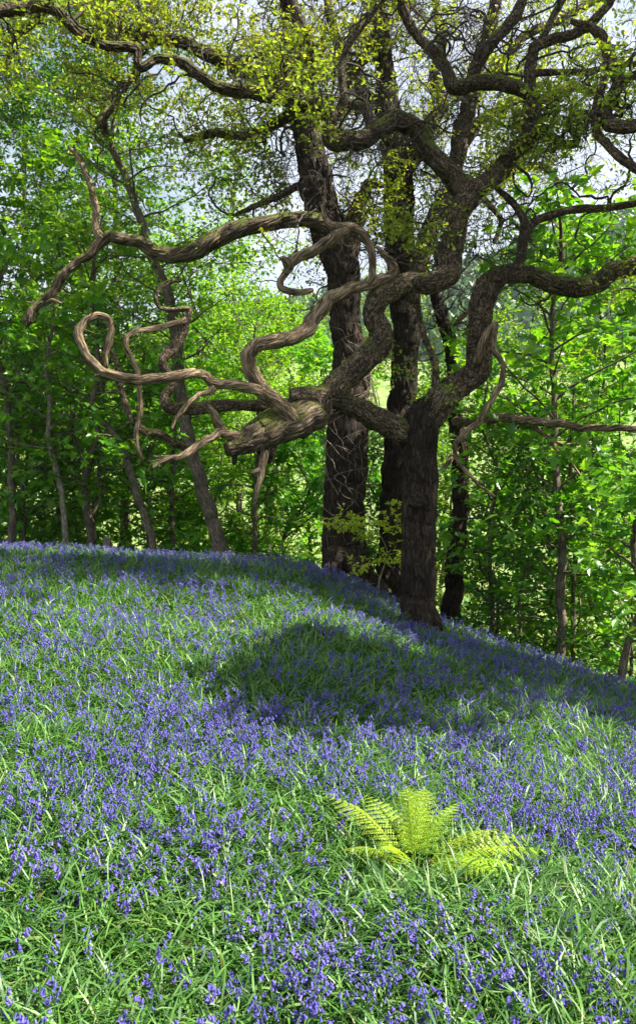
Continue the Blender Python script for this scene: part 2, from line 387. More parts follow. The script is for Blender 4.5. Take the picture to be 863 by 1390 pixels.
# ------------------------------------------------------------------ ground sheet
def build_ground():
    ys = np.concatenate([np.linspace(-20, 1, 12), np.arange(1.2, 16, .1), np.geomspace(16.2, 900, 150)])
    xs = np.concatenate([-np.geomspace(14, 900, 80)[::-1], np.arange(-13.8, 13.81, .12), np.geomspace(14, 900, 80)])
    X, Y = np.meshgrid(xs, ys); Z = H(X, Y)
    V = np.stack([X, Y, Z], -1).reshape(-1, 3); nx, ny = len(xs), len(ys)
    i = np.arange(ny-1)[:, None]*nx+np.arange(nx-1)[None]
    Fq = np.stack([i, i+1, i+nx+1, i+nx], -1).reshape(-1, 4)
    m, nt, N, L = newmat('woodland_floor_and_meadow')
    tc = N.new('ShaderNodeTexCoord')
    n1 = N.new('ShaderNodeTexNoise'); n1.inputs['Scale'].default_value = 9; n1.inputs['Detail'].default_value = 8; L.new(tc.outputs['Object'], n1.inputs['Vector'])
    soil = ramp(N, [(.3, (.018, .016, .008)), (.5, (.035, .038, .012)), (.72, (.09, .065, .035))]); L.new(n1.outputs['Fac'], soil.inputs['Fac'])
    n2 = N.new('ShaderNodeTexNoise'); n2.inputs['Scale'].default_value = .35; n2.inputs['Detail'].default_value = 9; n2.inputs['Roughness'].default_value = .75; L.new(tc.outputs['Object'], n2.inputs['Vector'])
    mead = ramp(N, [(.36, (.05, .11, .015)), (.48, (.14, .21, .04)), (.64, (.26, .30, .09))]); L.new(n2.outputs['Fac'], mead.inputs['Fac'])
    sx = N.new('ShaderNodeSeparateXYZ'); L.new(tc.outputs['Object'], sx.inputs[0])
    mr = N.new('ShaderNodeMapRange'); mr.inputs[1].default_value = 26; mr.inputs[2].default_value = 40; L.new(sx.outputs['Y'], mr.inputs[0])
    mxx = N.new('ShaderNodeMix'); mxx.data_type = 'RGBA'; L.new(mr.outputs[0], mxx.inputs[0]); L.new(soil.outputs['Color'], mxx.inputs[6]); L.new(mead.outputs['Color'], mxx.inputs[7])
    p = N.new('ShaderNodeBsdfPrincipled'); p.inputs['Roughness'].default_value = .9; L.new(mxx.outputs[2], p.inputs['Base Color'])
    b = N.new('ShaderNodeBump'); b.inputs['Distance'].default_value = .05; L.new(n1.outputs['Fac'], b.inputs['Height']); L.new(b.outputs[0], p.inputs['Normal'])
    o = N.new('ShaderNodeOutputMaterial'); L.new(p.outputs[0], o.inputs[0])
    tag(mkmesh('ground', V, [Fq], m), kind='structure')
build_ground()

# distant wooded hillside: one mass of crowns on the far slope
def build_wood():
    n = 5200
    ang = RNG.uniform(-.62, .62, n); d = 190+280*RNG.random(n)**.8
    x = d*np.sin(ang); y = d*np.cos(ang)
    keep = noise(x*.02, y*.02, 9) > -.55+.9*np.clip((230-d)/40, 0, 1); x, y, d = x[keep], y[keep], d[keep]; n = len(x)
    z = H(x, y)
    # each crown: jittered lumps of a low sphere
    m = 8; k = 14
    th = np.linspace(0, 2*math.pi, k, endpoint=False); ph = np.linspace(.12, 2.5, m)
    Pv = np.stack([np.sin(ph)[:, None]*np.cos(th), np.sin(ph)[:, None]*np.sin(th), np.cos(ph)[:, None]+0*th], -1).reshape(-1, 3)
    r = RNG.uniform(2.2, 4.6, n)
    jit = 1+.32*RNG.normal(size=(n, len(Pv), 1))*.8
    V = np.stack([x, y, z+r*.7], -1)[:, None, :] + Pv[None]*jit*r[:, None, None]*np.array([1, 1, 1.25])
    i = np.arange(m-1)[:, None]*k; j = np.arange(k)[None]; j2 = (j+1) % k
    F0 = np.stack([i+j, i+k+j, i+k+j2, i+j2], -1).reshape(-1, 4)
    Fs = (np.arange(n)[:, None, None]*len(Pv)+F0[None]).reshape(-1, 4)
    rnd = np.repeat(np.clip(RNG.normal(.45, .25, n), 0, 1), len(F0))*.7+RNG.random(n*len(F0))*.3
    m_ = leafmat('distant_tree_foliage', [(0, (.025, .06, .015)), (.6, (.055, .12, .02)), (1, (.13, .20, .035))], trans=.1)
    o = mkmesh('distant_wood', V.reshape(-1, 3), [Fs], m_, smooth=False, attrs={'rnd': ('FACE', 'FLOAT', rnd)})
    tag(o, 'hazy wooded hillside far across the valley seen through the branches', 'woodland', kind='stuff')
build_wood()

# ------------------------------------------------------------------ TREE A: twisted foreground oak
gA = ground_hit(566, 858); dA = gA[1]
A = thing('oak_tree', 'twisted foreground oak with dark upright trunk and contorted limbs spreading across the whole view', 'oak tree', (gA[0], gA[1], gA[2]))
oA = np.array(A.location)
D = dA; print('depth A', D)
def LA(name, pts, mat='oak', key='A', label=None, **k):
    # the low left limbs reach towards the viewer, the right ones lean away
    def dz(p):
        l = max(0, 566-p[0])/258; r = max(0, p[0]-600)/263
        up = min(1, max(0, (330-p[1])/150))
        return -.85*l*(1-.45*up) + (1.0*r+.1)*(r > 0)*(1-up) + .25*up
    return limb(name, [(p[0], p[1], D+p[2]+dz(p), p[3]*(1 if p[0] > 500 else 1+.0*p[0])) for p in pts], M[mat], A, oA, key=key, label=label, **k)
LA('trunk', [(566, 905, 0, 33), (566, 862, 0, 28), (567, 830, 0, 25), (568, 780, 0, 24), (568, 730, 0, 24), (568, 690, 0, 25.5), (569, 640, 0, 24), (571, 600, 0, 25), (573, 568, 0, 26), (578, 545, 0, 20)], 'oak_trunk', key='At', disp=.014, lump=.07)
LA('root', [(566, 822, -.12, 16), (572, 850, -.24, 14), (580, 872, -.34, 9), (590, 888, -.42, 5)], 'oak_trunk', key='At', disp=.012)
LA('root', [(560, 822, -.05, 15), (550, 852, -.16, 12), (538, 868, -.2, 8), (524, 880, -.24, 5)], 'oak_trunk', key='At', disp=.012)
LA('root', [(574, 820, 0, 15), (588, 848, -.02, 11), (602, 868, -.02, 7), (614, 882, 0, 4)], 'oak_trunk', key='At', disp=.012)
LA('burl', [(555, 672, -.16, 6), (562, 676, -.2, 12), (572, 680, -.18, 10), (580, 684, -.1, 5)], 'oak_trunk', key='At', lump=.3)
# right-hand limb
LA('limb', [(570, 596, 0, 22), (580, 565, 0, 25), (596, 545, -.02, 25), (618, 527, -.05, 22), (640, 510, -.1, 21), (649, 490, -.12, 20), (650, 450, -.15, 19), (654, 412, -.2, 20), (664, 385, -.25, 20), (684, 371, -.3, 14), (715, 373, -.35, 13), (748, 385, -.45, 14), (780, 389, -.5, 15), (808, 385, -.55, 14), (832, 368, -.6, 14), (860, 360, -.65, 13), (900, 350, -.7, 12), (960, 300, -.8, 10), (1040, 250, -1, 8), (1180, 170, -1.7, 7), (1350, 90, -2.5, 6), (1600, 0, -3.3, 5)], disp=.012)  # the stretch past the right edge is unseen, added to shade the slope
LA('dead_branch', [(647, 492, -.3, 6), (650, 470, -.38, 6), (660, 452, -.42, 5.5), (672, 440, -.45, 5), (671, 465, -.48, 5), (673, 480, -.5, 4.5), (682, 494, -.5, 4), (680, 515, -.5, 4.5), (666, 548, -.52, 5), (648, 575, -.55, 5), (628, 588, -.55, 4.5), (617, 603, -.55, 4), (618, 620, -.55, 3.5), (632, 640, -.55, 3), (652, 660, -.55, 2.5), (671, 674, -.55, 1.5)], 'dead', key='Ad', label='thin bleached dead branch hanging in an S beside the right limb', twist=3)
LA('branch', [(592, 552, .05, 7), (591, 525, .05, 6), (590, 500, .02, 6), (584, 478, 0, 5), (574, 452, 0, 5), (569, 430, 0, 4), (567, 414, 0, 4)], key='Ad')
LA('branch', [(700, 376, -.3, 7), (706, 350, -.3, 7.5), (709, 322, -.25, 8), (722, 303, -.25, 7), (745, 293, -.3, 6), (775, 285, -.35, 6), (820, 282, -.4, 5.5), (863, 276, -.45, 5), (920, 262, -.5, 4)], 'oak')
LA('branch', [(709, 322, -.25, 6), (711, 302, -.2, 6.5), (700, 282, -.15, 5.5), (688, 268, -.1, 5), (674, 256, 0, 4), (668, 235, .1, 3.5), (690, 215, .1, 3)], 'oak')
# left low limb towards the broken log
LA('limb', [(578, 590, .12, 12), (562, 588, .08, 18), (540, 584, .0, 20), (512, 570, -.06, 18), (490, 556, -.1, 16), (468, 546, -.12, 15), (446, 540, -.12, 17), (424, 540, -.1, 21), (400, 548, -.08, 22)], 'oak', disp=.012)
LA('log', [(440, 548, -.1, 18), (424, 562, -.12, 25), (404, 570, -.14, 26), (382, 577, -.16, 27), (360, 586, -.2, 25), (340, 594, -.22, 20), (324, 601, -.24, 15), (314, 606, -.25, 11), (308, 609, -.26, 9)], 'deadmoss', key='Ad', disp=.012, lump=.05, twist=.8, label='thick broken mossy log end with split grain')
LA('burl', [(352, 596, -.2, 14), (361, 608, -.2, 15), (366, 618, -.2, 10), (362, 627, -.2, 5)], 'oak_trunk', key='Ad', lump=.35)
LA('dead_branch', [(360, 612, -.25, 7), (358, 630, -.27, 6.5), (354, 650, -.28, 5), (349, 668, -.28, 4), (345, 686, -.28, 2)], 'dead', key='Ad', twist=4)
LA('dead_branch', [(354, 636, -.27, 4), (345, 640, -.28, 3.5), (337, 642, -.28, 1.5)], 'dead', key='Ad')
LA('stub', [(318, 604, -.24, 7), (319, 618, -.24, 5), (319, 630, -.24, 4)], 'oak_trunk', key='Ad')
LA('dead_branch', [(322, 594, -.25, 9), (306, 588, -.27, 8), (296, 586, -.28, 7), (284, 594, -.3, 6), (268, 604, -.32, 6), (252, 615, -.34, 6), (238, 622, -.36, 5), (222, 626, -.38, 4), (207, 635, -.4, 1.5)], 'dead', key='Ad', twist=5, label='bleached forked dead branch at the log end')
LA('dead_branch', [(240, 620, -.36, 4), (224, 620, -.38, 3), (208, 619, -.4, 1.2)], 'dead', key='Ad')
LA('dead_branch', [(303, 592, -.26, 8), (301, 578, -.26, 7), (292, 564, -.27, 6), (283, 553, -.28, 5), (275, 544, -.28, 2.5)], 'dead', key='Ad')
# great bent limb rising from the log to the upper fork
LA('limb', [(404, 590, -.12, 14), (418, 570, -.13, 19), (436, 548, -.14, 20), (462, 520, -.16, 19), (490, 492, -.18, 20), (512, 468, -.2, 21), (513, 446, -.2, 18), (506, 424, -.2, 17), (512, 404, -.2, 18), (532, 391, -.2, 18), (560, 384, -.22, 16), (590, 382, -.24, 17), (606, 370, -.25, 19), (612, 340, -.25, 18), (620, 300, -.25, 17), (632, 268, -.25, 19), (640, 252, -.25, 17)], 'oak', disp=.012)
LA('limb', [(634, 268, -.25, 16), (618, 246, -.27, 16), (600, 226, -.28, 15), (580, 204, -.3, 15), (570, 182, -.3, 15), (557, 168, -.32, 15), (538, 162, -.33, 14), (518, 172, -.34, 13), (496, 188, -.35, 14), (470, 194, -.36, 14), (450, 192, -.37, 13), (447, 172, -.38, 12), (446, 154, -.4, 11), (436, 143, -.4, 11), (412, 137, -.4, 11), (380, 133, -.42, 10), (345, 126, -.45, 9), (318, 121, -.46, 9), (292, 116, -.48, 8), (270, 101, -.5, 8), (252, 88, -.5, 7.5), (235, 81, -.5, 7), (210, 81, -.52, 7), (193, 92, -.53, 6.5), (187, 84, -.54, 6), (187, 68, -.55, 6), (170, 64, -.56, 6.5), (140, 62, -.58, 6), (112, 50, -.6, 6), (95, 33, -.62, 6), (78, 14, -.64, 7), (55, 8, -.66, 8), (25, 11, -.7, 9), (-10, 14, -.75, 9), (-60, 20, -.8, 9)], 'oak_mossy', disp=.010)
LA('limb', [(634, 266, -.25, 17), (652, 254, -.25, 15), (668, 241, -.26, 15), (688, 218, -.27, 14), (708, 194, -.28, 14), (722, 170, -.3, 14), (724, 148, -.3, 12), (718, 120, -.3, 9), (718, 95, -.3, 8), (726, 66, -.3, 8), (745, 56, -.3, 7.5), (772, 48, -.3, 7), (795, 36, -.3, 6.5), (815, 18, -.3, 6), (835, -10, -.3, 5), (850, -60, -.3, 4)], 'oak', disp=.01)
LA('limb', [(720, 130, -.3, 9), (700, 118, -.3, 11), (680, 113, -.3, 11), (656, 112, -.28, 11), (632, 114, -.25, 12), (615, 117, -.25, 11), (608, 98, -.25, 9), (594, 76, -.25, 8), (575, 58, -.25, 7.5), (558, 40, -.25, 7), (550, 20, -.25, 7), (544, -15, -.25, 7), (520, -60, -.2, 6)], 'oak_mossy', disp=.01)
LA('limb', [(634, 118, -.2, 8), (644, 96, -.2, 9), (655, 76, -.2, 9), (672, 54, -.2, 9), (690, 34, -.2, 9), (703, 16, -.2, 8), (712, -10, -.2, 7), (735, -60, -.1, 6)], 'oak')
LA('branch', [(500, 182, -.34, 6), (500, 162, -.34, 7), (498, 147, -.35, 7), (484, 143, -.35, 8), (470, 138, -.36, 7), (466, 118, -.37, 6), (464, 92, -.38, 6), (472, 60, -.4, 6), (486, 38, -.4, 6), (504, 18, -.4, 5.5), (522, -5, -.4, 5), (540, -40, -.4, 4)], 'oak_mossy')
LA('branch', [(726, 66, -.3, 6), (735, 50, -.28, 5), (752, 20, -.25, 5), (765, -5, -.2, 5), (770, -50, -.1, 4)], 'oak')
LA('branch', [(718, 100, -.3, 6), (740, 98, -.28, 5), (770, 98, -.25, 5), (800, 96, -.2, 5), (830, 90, -.2, 4), (863, 87, -.2, 4), (910, 80, -.2, 3)], 'oak')
LA('branch', [(728, 172, -.25, 5), (742, 176, -.2, 7), (750, 188, -.15, 7), (764, 196, -.1, 6.5), (780, 196, -.1, 6), (783, 188, -.1, 5), (772, 172, -.1, 5), (775, 158, -.1, 4), (790, 152, -.1, 3.5), (810, 156, -.1, 2.5)], 'oak')
# dead limb: long bend left of the big one
LA('dead_limb', [(418, 582, -.22, 5), (408, 580, -.26, 11), (394, 566, -.28, 13), (378, 550, -.3, 13), (360, 534, -.3, 12), (346, 518, -.32, 11), (339, 502, -.33, 11), (339, 484, -.34, 11), (346, 472, -.35, 11), (366, 467, -.35, 11), (388, 461, -.35, 11), (404, 453, -.35, 11), (420, 444, -.35, 12), (436, 422, -.35, 11), (447, 406, -.34, 10), (466, 394, -.33, 9), (488, 386, -.32, 8), (508, 382, -.3, 8), (528, 377, -.28, 8), (538, 369, -.28, 7), (534, 362, -.28, 6), (524, 350, -.28, 5), (516, 341, -.28, 3), (510, 335, -.28, 1.5)], 'dead', key='Ad', twist=2.5, disp=.010, label='long bleached dead limb zigzagging beside the great bent limb')
LA('dead_limb', [(498, 384, -.36, 5), (507, 374, -.4, 6), (508, 352, -.42, 6), (502, 332, -.44, 6), (490, 316, -.45, 6), (472, 308, -.45, 7), (456, 306, -.45, 7), (446, 302, -.45, 5.5), (440, 292, -.45, 4), (437, 278, -.45, 2)], 'dead', key='Ad', twist=4, label='silvery dead limb curling over like a hook')
LA('dead_limb', [(474, 310, -.44, 6), (456, 322, -.44, 9), (440, 332, -.44, 9), (424, 341, -.45, 9), (406, 350, -.46, 8), (395, 357, -.46, 8), (388, 366, -.46, 6), (380, 378, -.46, 5), (382, 390, -.46, 5), (396, 396, -.46, 5), (412, 397, -.46, 5), (424, 393, -.46, 3)], 'dead', key='Ad', twist=4)
LA('stub', [(389, 372, -.5, 4), (391, 360, -.52, 8), (386, 353, -.53, 6), (380, 350, -.53, 2)], 'dead', key='Ad')
LA('dead_branch', [(362, 536, -.32, 10), (346, 528, -.34, 9), (326, 523, -.35, 8), (300, 523, -.36, 8), (288, 520, -.37, 8), (278, 510, -.38, 7), (262, 508, -.38, 7), (236, 513, -.4, 8), (205, 515, -.42, 8), (180, 515, -.44, 8), (155, 511, -.46, 8), (134, 502, -.48, 8), (121, 488, -.5, 7), (113, 468, -.5, 7), (111, 448, -.5, 7), (118, 434, -.5, 6), (132, 428, -.5, 6), (146, 432, -.5, 5.5), (150, 448, -.5, 5), (146, 468, -.5, 5), (143, 482, -.5, 4.5), (145, 498, -.5, 3)], 'dead', key='Ad', twist=3, label='long pale dead branch looping into a hook at far left')
LA('dead_branch', [(112, 462, -.5, 4), (107, 452, -.5, 3), (102, 443, -.5, 1.5)], 'dead', key='Ad')
LA('dead_branch', [(290, 526, -.38, 6), (284, 533, -.39, 5), (272, 535, -.4, 4), (258, 545, -.42, 4), (246, 558, -.43, 4), (239, 568, -.44, 3), (234, 582, -.45, 1.5)], 'dead', key='Ad', twist=4)
# dark limb behind the log, going left and curling upward
LA('limb', [(412, 556, .1, 10), (390, 552, .14, 11), (360, 550, .18, 10), (330, 550, .2, 9), (300, 550, .22, 10), (268, 554, .24, 10), (242, 556, .25, 10), (226, 552, .26, 8), (222, 538, .26, 7), (232, 526, .26, 6), (236, 518, .26, 6), (226, 504, .26, 7), (222, 490, .26, 7.5), (232, 476, .26, 8), (244, 460, .26, 7.5), (252, 444, .26, 6), (257, 420, .26, 4), (250, 419, .26, 4), (232, 421, .26, 3.5), (216, 418, .26, 3), (211, 404, .26, 3), (217, 390, .26, 3), (230, 382, .26, 2.5), (246, 380, .26, 2)], 'oak', key='Ad', disp=.008)
LA('dead_branch', [(252, 434, .2, 5), (236, 440, .18, 5), (216, 446, .16, 5), (198, 449, .14, 5), (184, 450, .12, 4), (172, 458, .1, 4), (170, 470, .1, 4), (180, 490, .1, 4), (187, 508, .1, 4), (188, 528, .1, 4), (190, 550, .1, 4), (186, 575, .1, 4), (185, 595, .1, 3.5), (188, 612, .1, 3), (193, 626, .1, 1.5)], 'dead', key='Ad', twist=3)
LA('branch', [(150, 475, .1, 3.5), (160, 495, .1, 4), (162, 520, .12, 5), (170, 545, .14, 5), (180, 570, .16, 5.5), (195, 585, .18, 6), (215, 588, .2, 6), (235, 600, .22, 6), (252, 610, .25, 6)], 'oak', key='Ad')

# crown of A: wandering branches, twigs and young leaves
def crown(root, org, limbs, nb, lb, per2, l2, per3, leafn, leaf, mat, kind='oak', wig=.42, up=.03, up2=0, zmin=3.6, tr=.021, t0=.5, tilt=.6, thin=.0, seed=0.0, filt=None, sides=4, off=.04):
    S, T, Rr = pts_on(limbs, nb, filt=filt)
    D0 = unit(T*.4 + RNG.normal(size=S.shape)*.8 + np.array([0, 0, .25]))
    B1 = wander(S, D0, lb*RNG.uniform(.5, 1.3, nb), 20, wig*1.15, up)
    B2 = sprout(B1, per2+1, l2, 12, wig*1.1, up2, t0=.15)
    B3 = sprout(B2, per3+1, l2*.38, 6, wig*.9, up2, t0=.2)
    r1 = np.minimum(Rr*.7, tr)
    tubes_obj('twigs', [(B1, taper(len(B1), 20, r1*RNG.uniform(.5, 1.1, len(r1)), .3)), (B2, taper(len(B2), 12, tr*.28, .3)), (B3, taper(len(B3), 6, tr*.10, .4))], M['twig'], root, org, sides=sides)
    if leafn > 0:
        c = B3[:, -1]; dens = noise(c[:, 0]*1.1+seed, c[:, 1]*.8, c[:, 2]*1.1) + .45*noise(c[:, 0]*2.7, c[:, 2]*2.7, seed) + .4*np.clip(-c[:, 0]-.3, 0, 1)*(c[:, 2] > 5.2) + .22*np.clip((c[:, 2]/c[:, 1]-.62)*6, 0, 1)
        B3 = B3[(dens > thin) & (c[:, 2] > zmin)]
        C, A_, Nn = leaf_from_twigs(B3, leafn, t0=t0, off=off, tilt=tilt)
        leaves('crown', C, A_, Nn, leaf*RNG.uniform(.6, 1.25, len(C)), mat, kind, parent=root, org=org)
    return B1
upper = lambda z0: (lambda C: C[:, 2] > z0)
crown(A, oA, LIMBS['A'], 95, 1.4, 7, .55, 6, 5, .058, M['oakleaf'], filt=upper(3.9), thin=.14, seed=3.3)
# few leafy sprigs lower down on the live limbs
T_ = thing
def sprigs(root, org, spots, ln, mat, leafn=7, leaf=.055, name='sprig', kind='oak', n2=5):
    for (px, py, d, n) in spots:
        S = np.repeat(P(px, py, d)[None], n, 0); Dv = RNG.normal(size=(n, 3))*np.array([1, .7, .8])
        B1 = wander(S, Dv, ln*RNG.uniform(.5, 1.2, n), 8, .3, .02); B2 = sprout(B1, n2, ln*.4, 5, .3, .02, t0=.1)
        o = tubes_obj(name, [(B1, taper(n, 8, .003, .4)), (B2, taper(len(B2), 5, .0015, .4))], M['twig'], root, org)
        C, A_, Nn = leaf_from_twigs(B2, leafn, t0=.2, tilt=.6)
        leaves('leaves', C, A_, Nn, leaf*RNG.uniform(.6, 1.2, len(C)), mat, kind, parent=o, org=org)
sprigs(A, oA, [(548, 325, D-.4, 7), (505, 300, D-.3, 5), (590, 535, D-.3, 4), (500, 495, D-.4, 5), (545, 490, D+.1, 6), (385, 545, D-.3, 4)], .38, M['oakleaf'], leafn=4)

# ------------------------------------------------------------------ TREE B: big old oak behind
gB = ground_hit(470, 800); dB = 11.6
bB = P(470, 800, dB); bB[2] = H(bB[0], bB[1])
Bt = thing('oak_tree', 'broad old oak behind the twisted one, thick trunk with flared buttress foot and dead ivy', 'oak tree', bB)
oB = np.array(Bt.location)
def LB(name, pts, mat='oak', key='B', label=None, **k):
    return limb(name, [(p[0], p[1], dB+p[2], p[3]) for p in pts], M[mat], Bt, oB, key=key, label=label, **k)
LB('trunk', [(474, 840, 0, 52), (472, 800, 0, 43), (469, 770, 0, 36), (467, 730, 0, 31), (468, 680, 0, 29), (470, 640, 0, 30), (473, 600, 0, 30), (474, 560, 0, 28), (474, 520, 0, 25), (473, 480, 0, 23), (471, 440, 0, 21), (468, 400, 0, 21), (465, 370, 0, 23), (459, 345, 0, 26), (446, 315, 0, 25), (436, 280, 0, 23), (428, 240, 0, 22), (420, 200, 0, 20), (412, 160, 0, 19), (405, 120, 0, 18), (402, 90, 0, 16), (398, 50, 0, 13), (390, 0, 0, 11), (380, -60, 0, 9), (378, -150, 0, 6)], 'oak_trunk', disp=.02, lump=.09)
LB('root', [(470, 755, -.2, 20), (488, 775, -.35, 16), (503, 797, -.45, 11), (520, 830, -.5, 7)], 'oak_trunk', key='Bt', disp=.02)
LB('root', [(462, 750, -.2, 18), (450, 775, -.4, 14), (446, 800, -.5, 9)], 'oak_trunk', key='Bt', disp=.02)
LB('root', [(480, 760, 0, 16), (500, 785, -.1, 14), (520, 805, -.1, 10), (538, 825, 0, 6)], 'oak_trunk', key='Bt', disp=.02)
LB('limb', [(464, 372, 0, 17), (474, 335, -.05, 17), (478, 312, -.08, 15), (480, 292, -.1, 11), (486, 276, -.1, 10), (496, 262, -.1, 9), (500, 251, -.1, 8), (512, 251, -.1, 6), (522, 252, -.1, 3)], 'oak')
LB('dead_limb', [(446, 312, -.1, 15), (436, 303, -.2, 13), (424, 300, -.25, 12), (408, 297, -.3, 11.5), (385, 300, -.35, 12), (360, 305, -.4, 12), (335, 309, -.42, 13), (312, 313, -.45, 14), (294, 322, -.47, 14), (275, 334, -.5, 14), (256, 343, -.5, 13), (236, 347, -.52, 12), (218, 342, -.54, 11), (200, 334, -.56, 10), (182, 326, -.58, 9), (165, 326, -.6, 9), (150, 321, -.6, 8), (138, 328, -.62, 7), (124, 342, -.64, 7), (108, 354, -.66, 6), (92, 366, -.68, 5.5), (82, 376, -.7, 6), (76, 388, -.7, 6), (68, 404, -.72, 6), (54, 414, -.74, 5), (44, 422, -.76, 6), (40, 434, -.76, 7), (38, 442, -.76, 3)], 'deadmoss', key='Bd', twist=2.5, disp=.014, label='long weathered limb reaching left from the thick trunk')
LB('dead_branch', [(140, 326, -.6, 7), (132, 312, -.6, 6), (129, 295, -.6, 5.5), (129, 278, -.6, 5.5), (126, 258, -.6, 5), (119, 238, -.6, 4.5), (110, 222, -.6, 4), (100, 206, -.6, 3.5), (94, 199, -.6, 2)], 'dead', key='Bd', twist=4)
LB('dead_branch', [(78, 396, -.7, 3), (66, 410, -.7, 3), (52, 412, -.7, 2), (36, 410, -.7, 1)], 'dead', key='Bd')
LB('dead_branch', [(60, 412, -.72, 3), (72, 408, -.74, 3), (84, 412, -.74, 1.5)], 'dead', key='Bd')
LB('limb', [(408, 138, 0, 13), (398, 124, -.1, 13), (386, 114, -.15, 12), (366, 108, -.2, 11), (345, 103, -.25, 11), (322, 94, -.3, 11), (300, 82, -.35, 11), (280, 72, -.4, 11), (262, 62, -.45, 10), (245, 55, -.5, 10), (222, 54, -.5, 9), (200, 50, -.55, 8), (175, 42, -.6, 7), (150, 20, -.6, 6), (120, -20, -.6, 5)], 'oak_mossy')
LB('limb', [(405, 125, -.1, 9), (410, 110, -.2, 10), (420, 98, -.25, 9), (422, 78, -.3, 8), (420, 52, -.3, 7), (408, 28, -.3, 6.5), (398, 5, -.3, 6), (380, -50, -.3, 5)], 'oak_mossy')
LB('limb', [(404, 116, -.1, 10), (394, 112, -.2, 9), (388, 100, -.2, 9), (400, 92, -.25, 9), (414, 88, -.25, 7)], 'oak_mossy')
LB('branch', [(190, 66, -.5, 6), (188, 80, -.5, 6), (187, 95, -.5, 6), (178, 108, -.5, 4), (165, 130, -.5, 4), (150, 150, -.5, 3.5), (136, 172, -.5, 3)], 'oak')
LB('branch', [(140, 60, -.5, 5), (142, 35, -.5, 5), (138, 10, -.5, 5), (135, -20, -.5, 5)], 'oak')
LB('branch', [(62, 12, -.5, 5), (45, 32, -.5, 5), (20, 52, -.5, 5), (12, 66, -.5, 4), (10, 82, -.5, 4), (-5, 95, -.5, 3)], 'oak')
LB('branch', [(432, 250, 0, 7), (405, 252, .1, 6), (375, 268, .2, 5), (345, 280, .3, 4), (320, 292, .4, 3)], 'oak')
LB('limb', [(420, 210, .1, 9), (440, 180, .3, 8), (462, 150, .5, 7), (475, 110, .6, 7), (500, 70, .7, 6), (515, 20, .8, 6), (530, -60, .9, 5)], 'oak')
LB('limb', [(402, 150, .1, 9), (370, 170, .4, 8), (330, 185, .7, 7), (290, 180, 1, 6), (250, 190, 1.2, 5)], 'oak')
# dead ivy stems tangled round the trunk
def ivy():
    n = 60; th0 = RNG.uniform(0, 6.28, n); z0 = RNG.uniform(490, 700, n); out = []
    K = 22
    for i in range(n):
        t = np.linspace(0, 1, K); th = th0[i]+t*RNG.uniform(-4, 4)+.3*noise(t*6, i); zz = z0[i]+RNG.uniform(30, 110)*t*(1 if i % 2 else -1)
        r = (31+2*np.abs(noise(t*4, i*3.1)) + RNG.uniform(0, 9)*np.sin(t*3.14))*dB/F
        c = np.array([P(471.5, q, dB) for q in zz]); c[:, 0] += np.cos(th)*r; c[:, 1] += np.sin(th)*r; out.append(c)
    Pn = np.stack(out); tubes_obj('ivy_stems', [(Pn, taper(n, K, RNG.uniform(.003, .008, n), .5))], M['stemlight'], Bt, oB)['label'] = 'tangle of dry ivy stems wrapped round the trunk'
ivy()
crown(Bt, oB, LIMBS['B'], 110, 2.0, 7, .75, 6, 5, .07, M['oakleaf'], filt=upper(4.6), thin=.0, seed=11.)

# ------------------------------------------------------------------ TREE C: straight oak right behind
dC = 12.2; bC = P(530, 815, dC); bC[2] = H(bC[0], bC[1])
Ct = thing('oak_tree', 'tall straight oak seen between the other two, its trunk partly hidden behind the front trunk', 'oak tree', bC)
oC = np.array(Ct.location)
def LC(name, pts, mat='oak', key='C', label=None, **k):
    return limb(name, [(p[0], p[1], dC+p[2], p[3]) for p in pts], M[mat], Ct, oC, key=key, label=label, **k)
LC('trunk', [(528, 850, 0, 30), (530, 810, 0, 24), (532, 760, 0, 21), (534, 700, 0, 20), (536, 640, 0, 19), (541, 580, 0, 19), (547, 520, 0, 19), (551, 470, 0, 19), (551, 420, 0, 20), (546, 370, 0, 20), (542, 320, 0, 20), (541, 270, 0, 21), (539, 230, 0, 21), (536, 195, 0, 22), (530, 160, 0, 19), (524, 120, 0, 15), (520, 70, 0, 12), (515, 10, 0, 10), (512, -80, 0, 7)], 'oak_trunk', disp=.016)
LC('limb', [(548, 425, -.1, 13), (558, 395, -.15, 13), (566, 360, -.2, 14), (578, 330, -.22, 14), (592, 298, -.25, 14), (605, 268, -.25, 13), (616, 238, -.25, 13), (622, 205, -.25, 13), (628, 170, -.25, 13), (638, 130, -.2, 12), (648, 90, -.2, 11), (660, 50, -.2, 10), (672, 0, -.2, 9), (690, -80, -.2, 7)], 'oak', disp=.012)
LC('limb', [(544, 235, 0, 14), (560, 215, .1, 14), (576, 190, .2, 12), (588, 165, .3, 11), (600, 140, .4, 9), (590, 100, .5, 8), (600, 60, .6, 7), (590, 0, .7, 6)], 'oak')
LC('limb', [(530, 165, 0, 12), (508, 140, .2, 10), (488, 118, .3, 9), (470, 80, .5, 8), (450, 40, .6, 7), (445, -10, .7, 6)], 'oak')
LC('limb', [(625, 200, -.2, 9), (650, 165, 0, 8), (680, 150, .2, 7), (710, 130, .3, 6), (745, 135, .5, 6), (780, 120, .6, 5), (820, 130, .8, 4)], 'oak')
LC('limb', [(640, 130, -.2, 10), (680, 90, -.1, 8), (710, 50, 0, 7), (750, 30, .1, 6), (800, 5, .2, 6), (850, -20, .3, 5)], 'oak')
LC('branch', [(600, 280, -.2, 6), (630, 290, 0, 5), (655, 270, .1, 5), (680, 300, .2, 4), (670, 330, .2, 3)], 'oak')
LC('branch', [(655, 255, .1, 5), (690, 236, .2, 5), (730, 225, .3, 5), (752, 240, .3, 4.5), (766, 262, .3, 4), (790, 275, .3, 3)], 'oak')
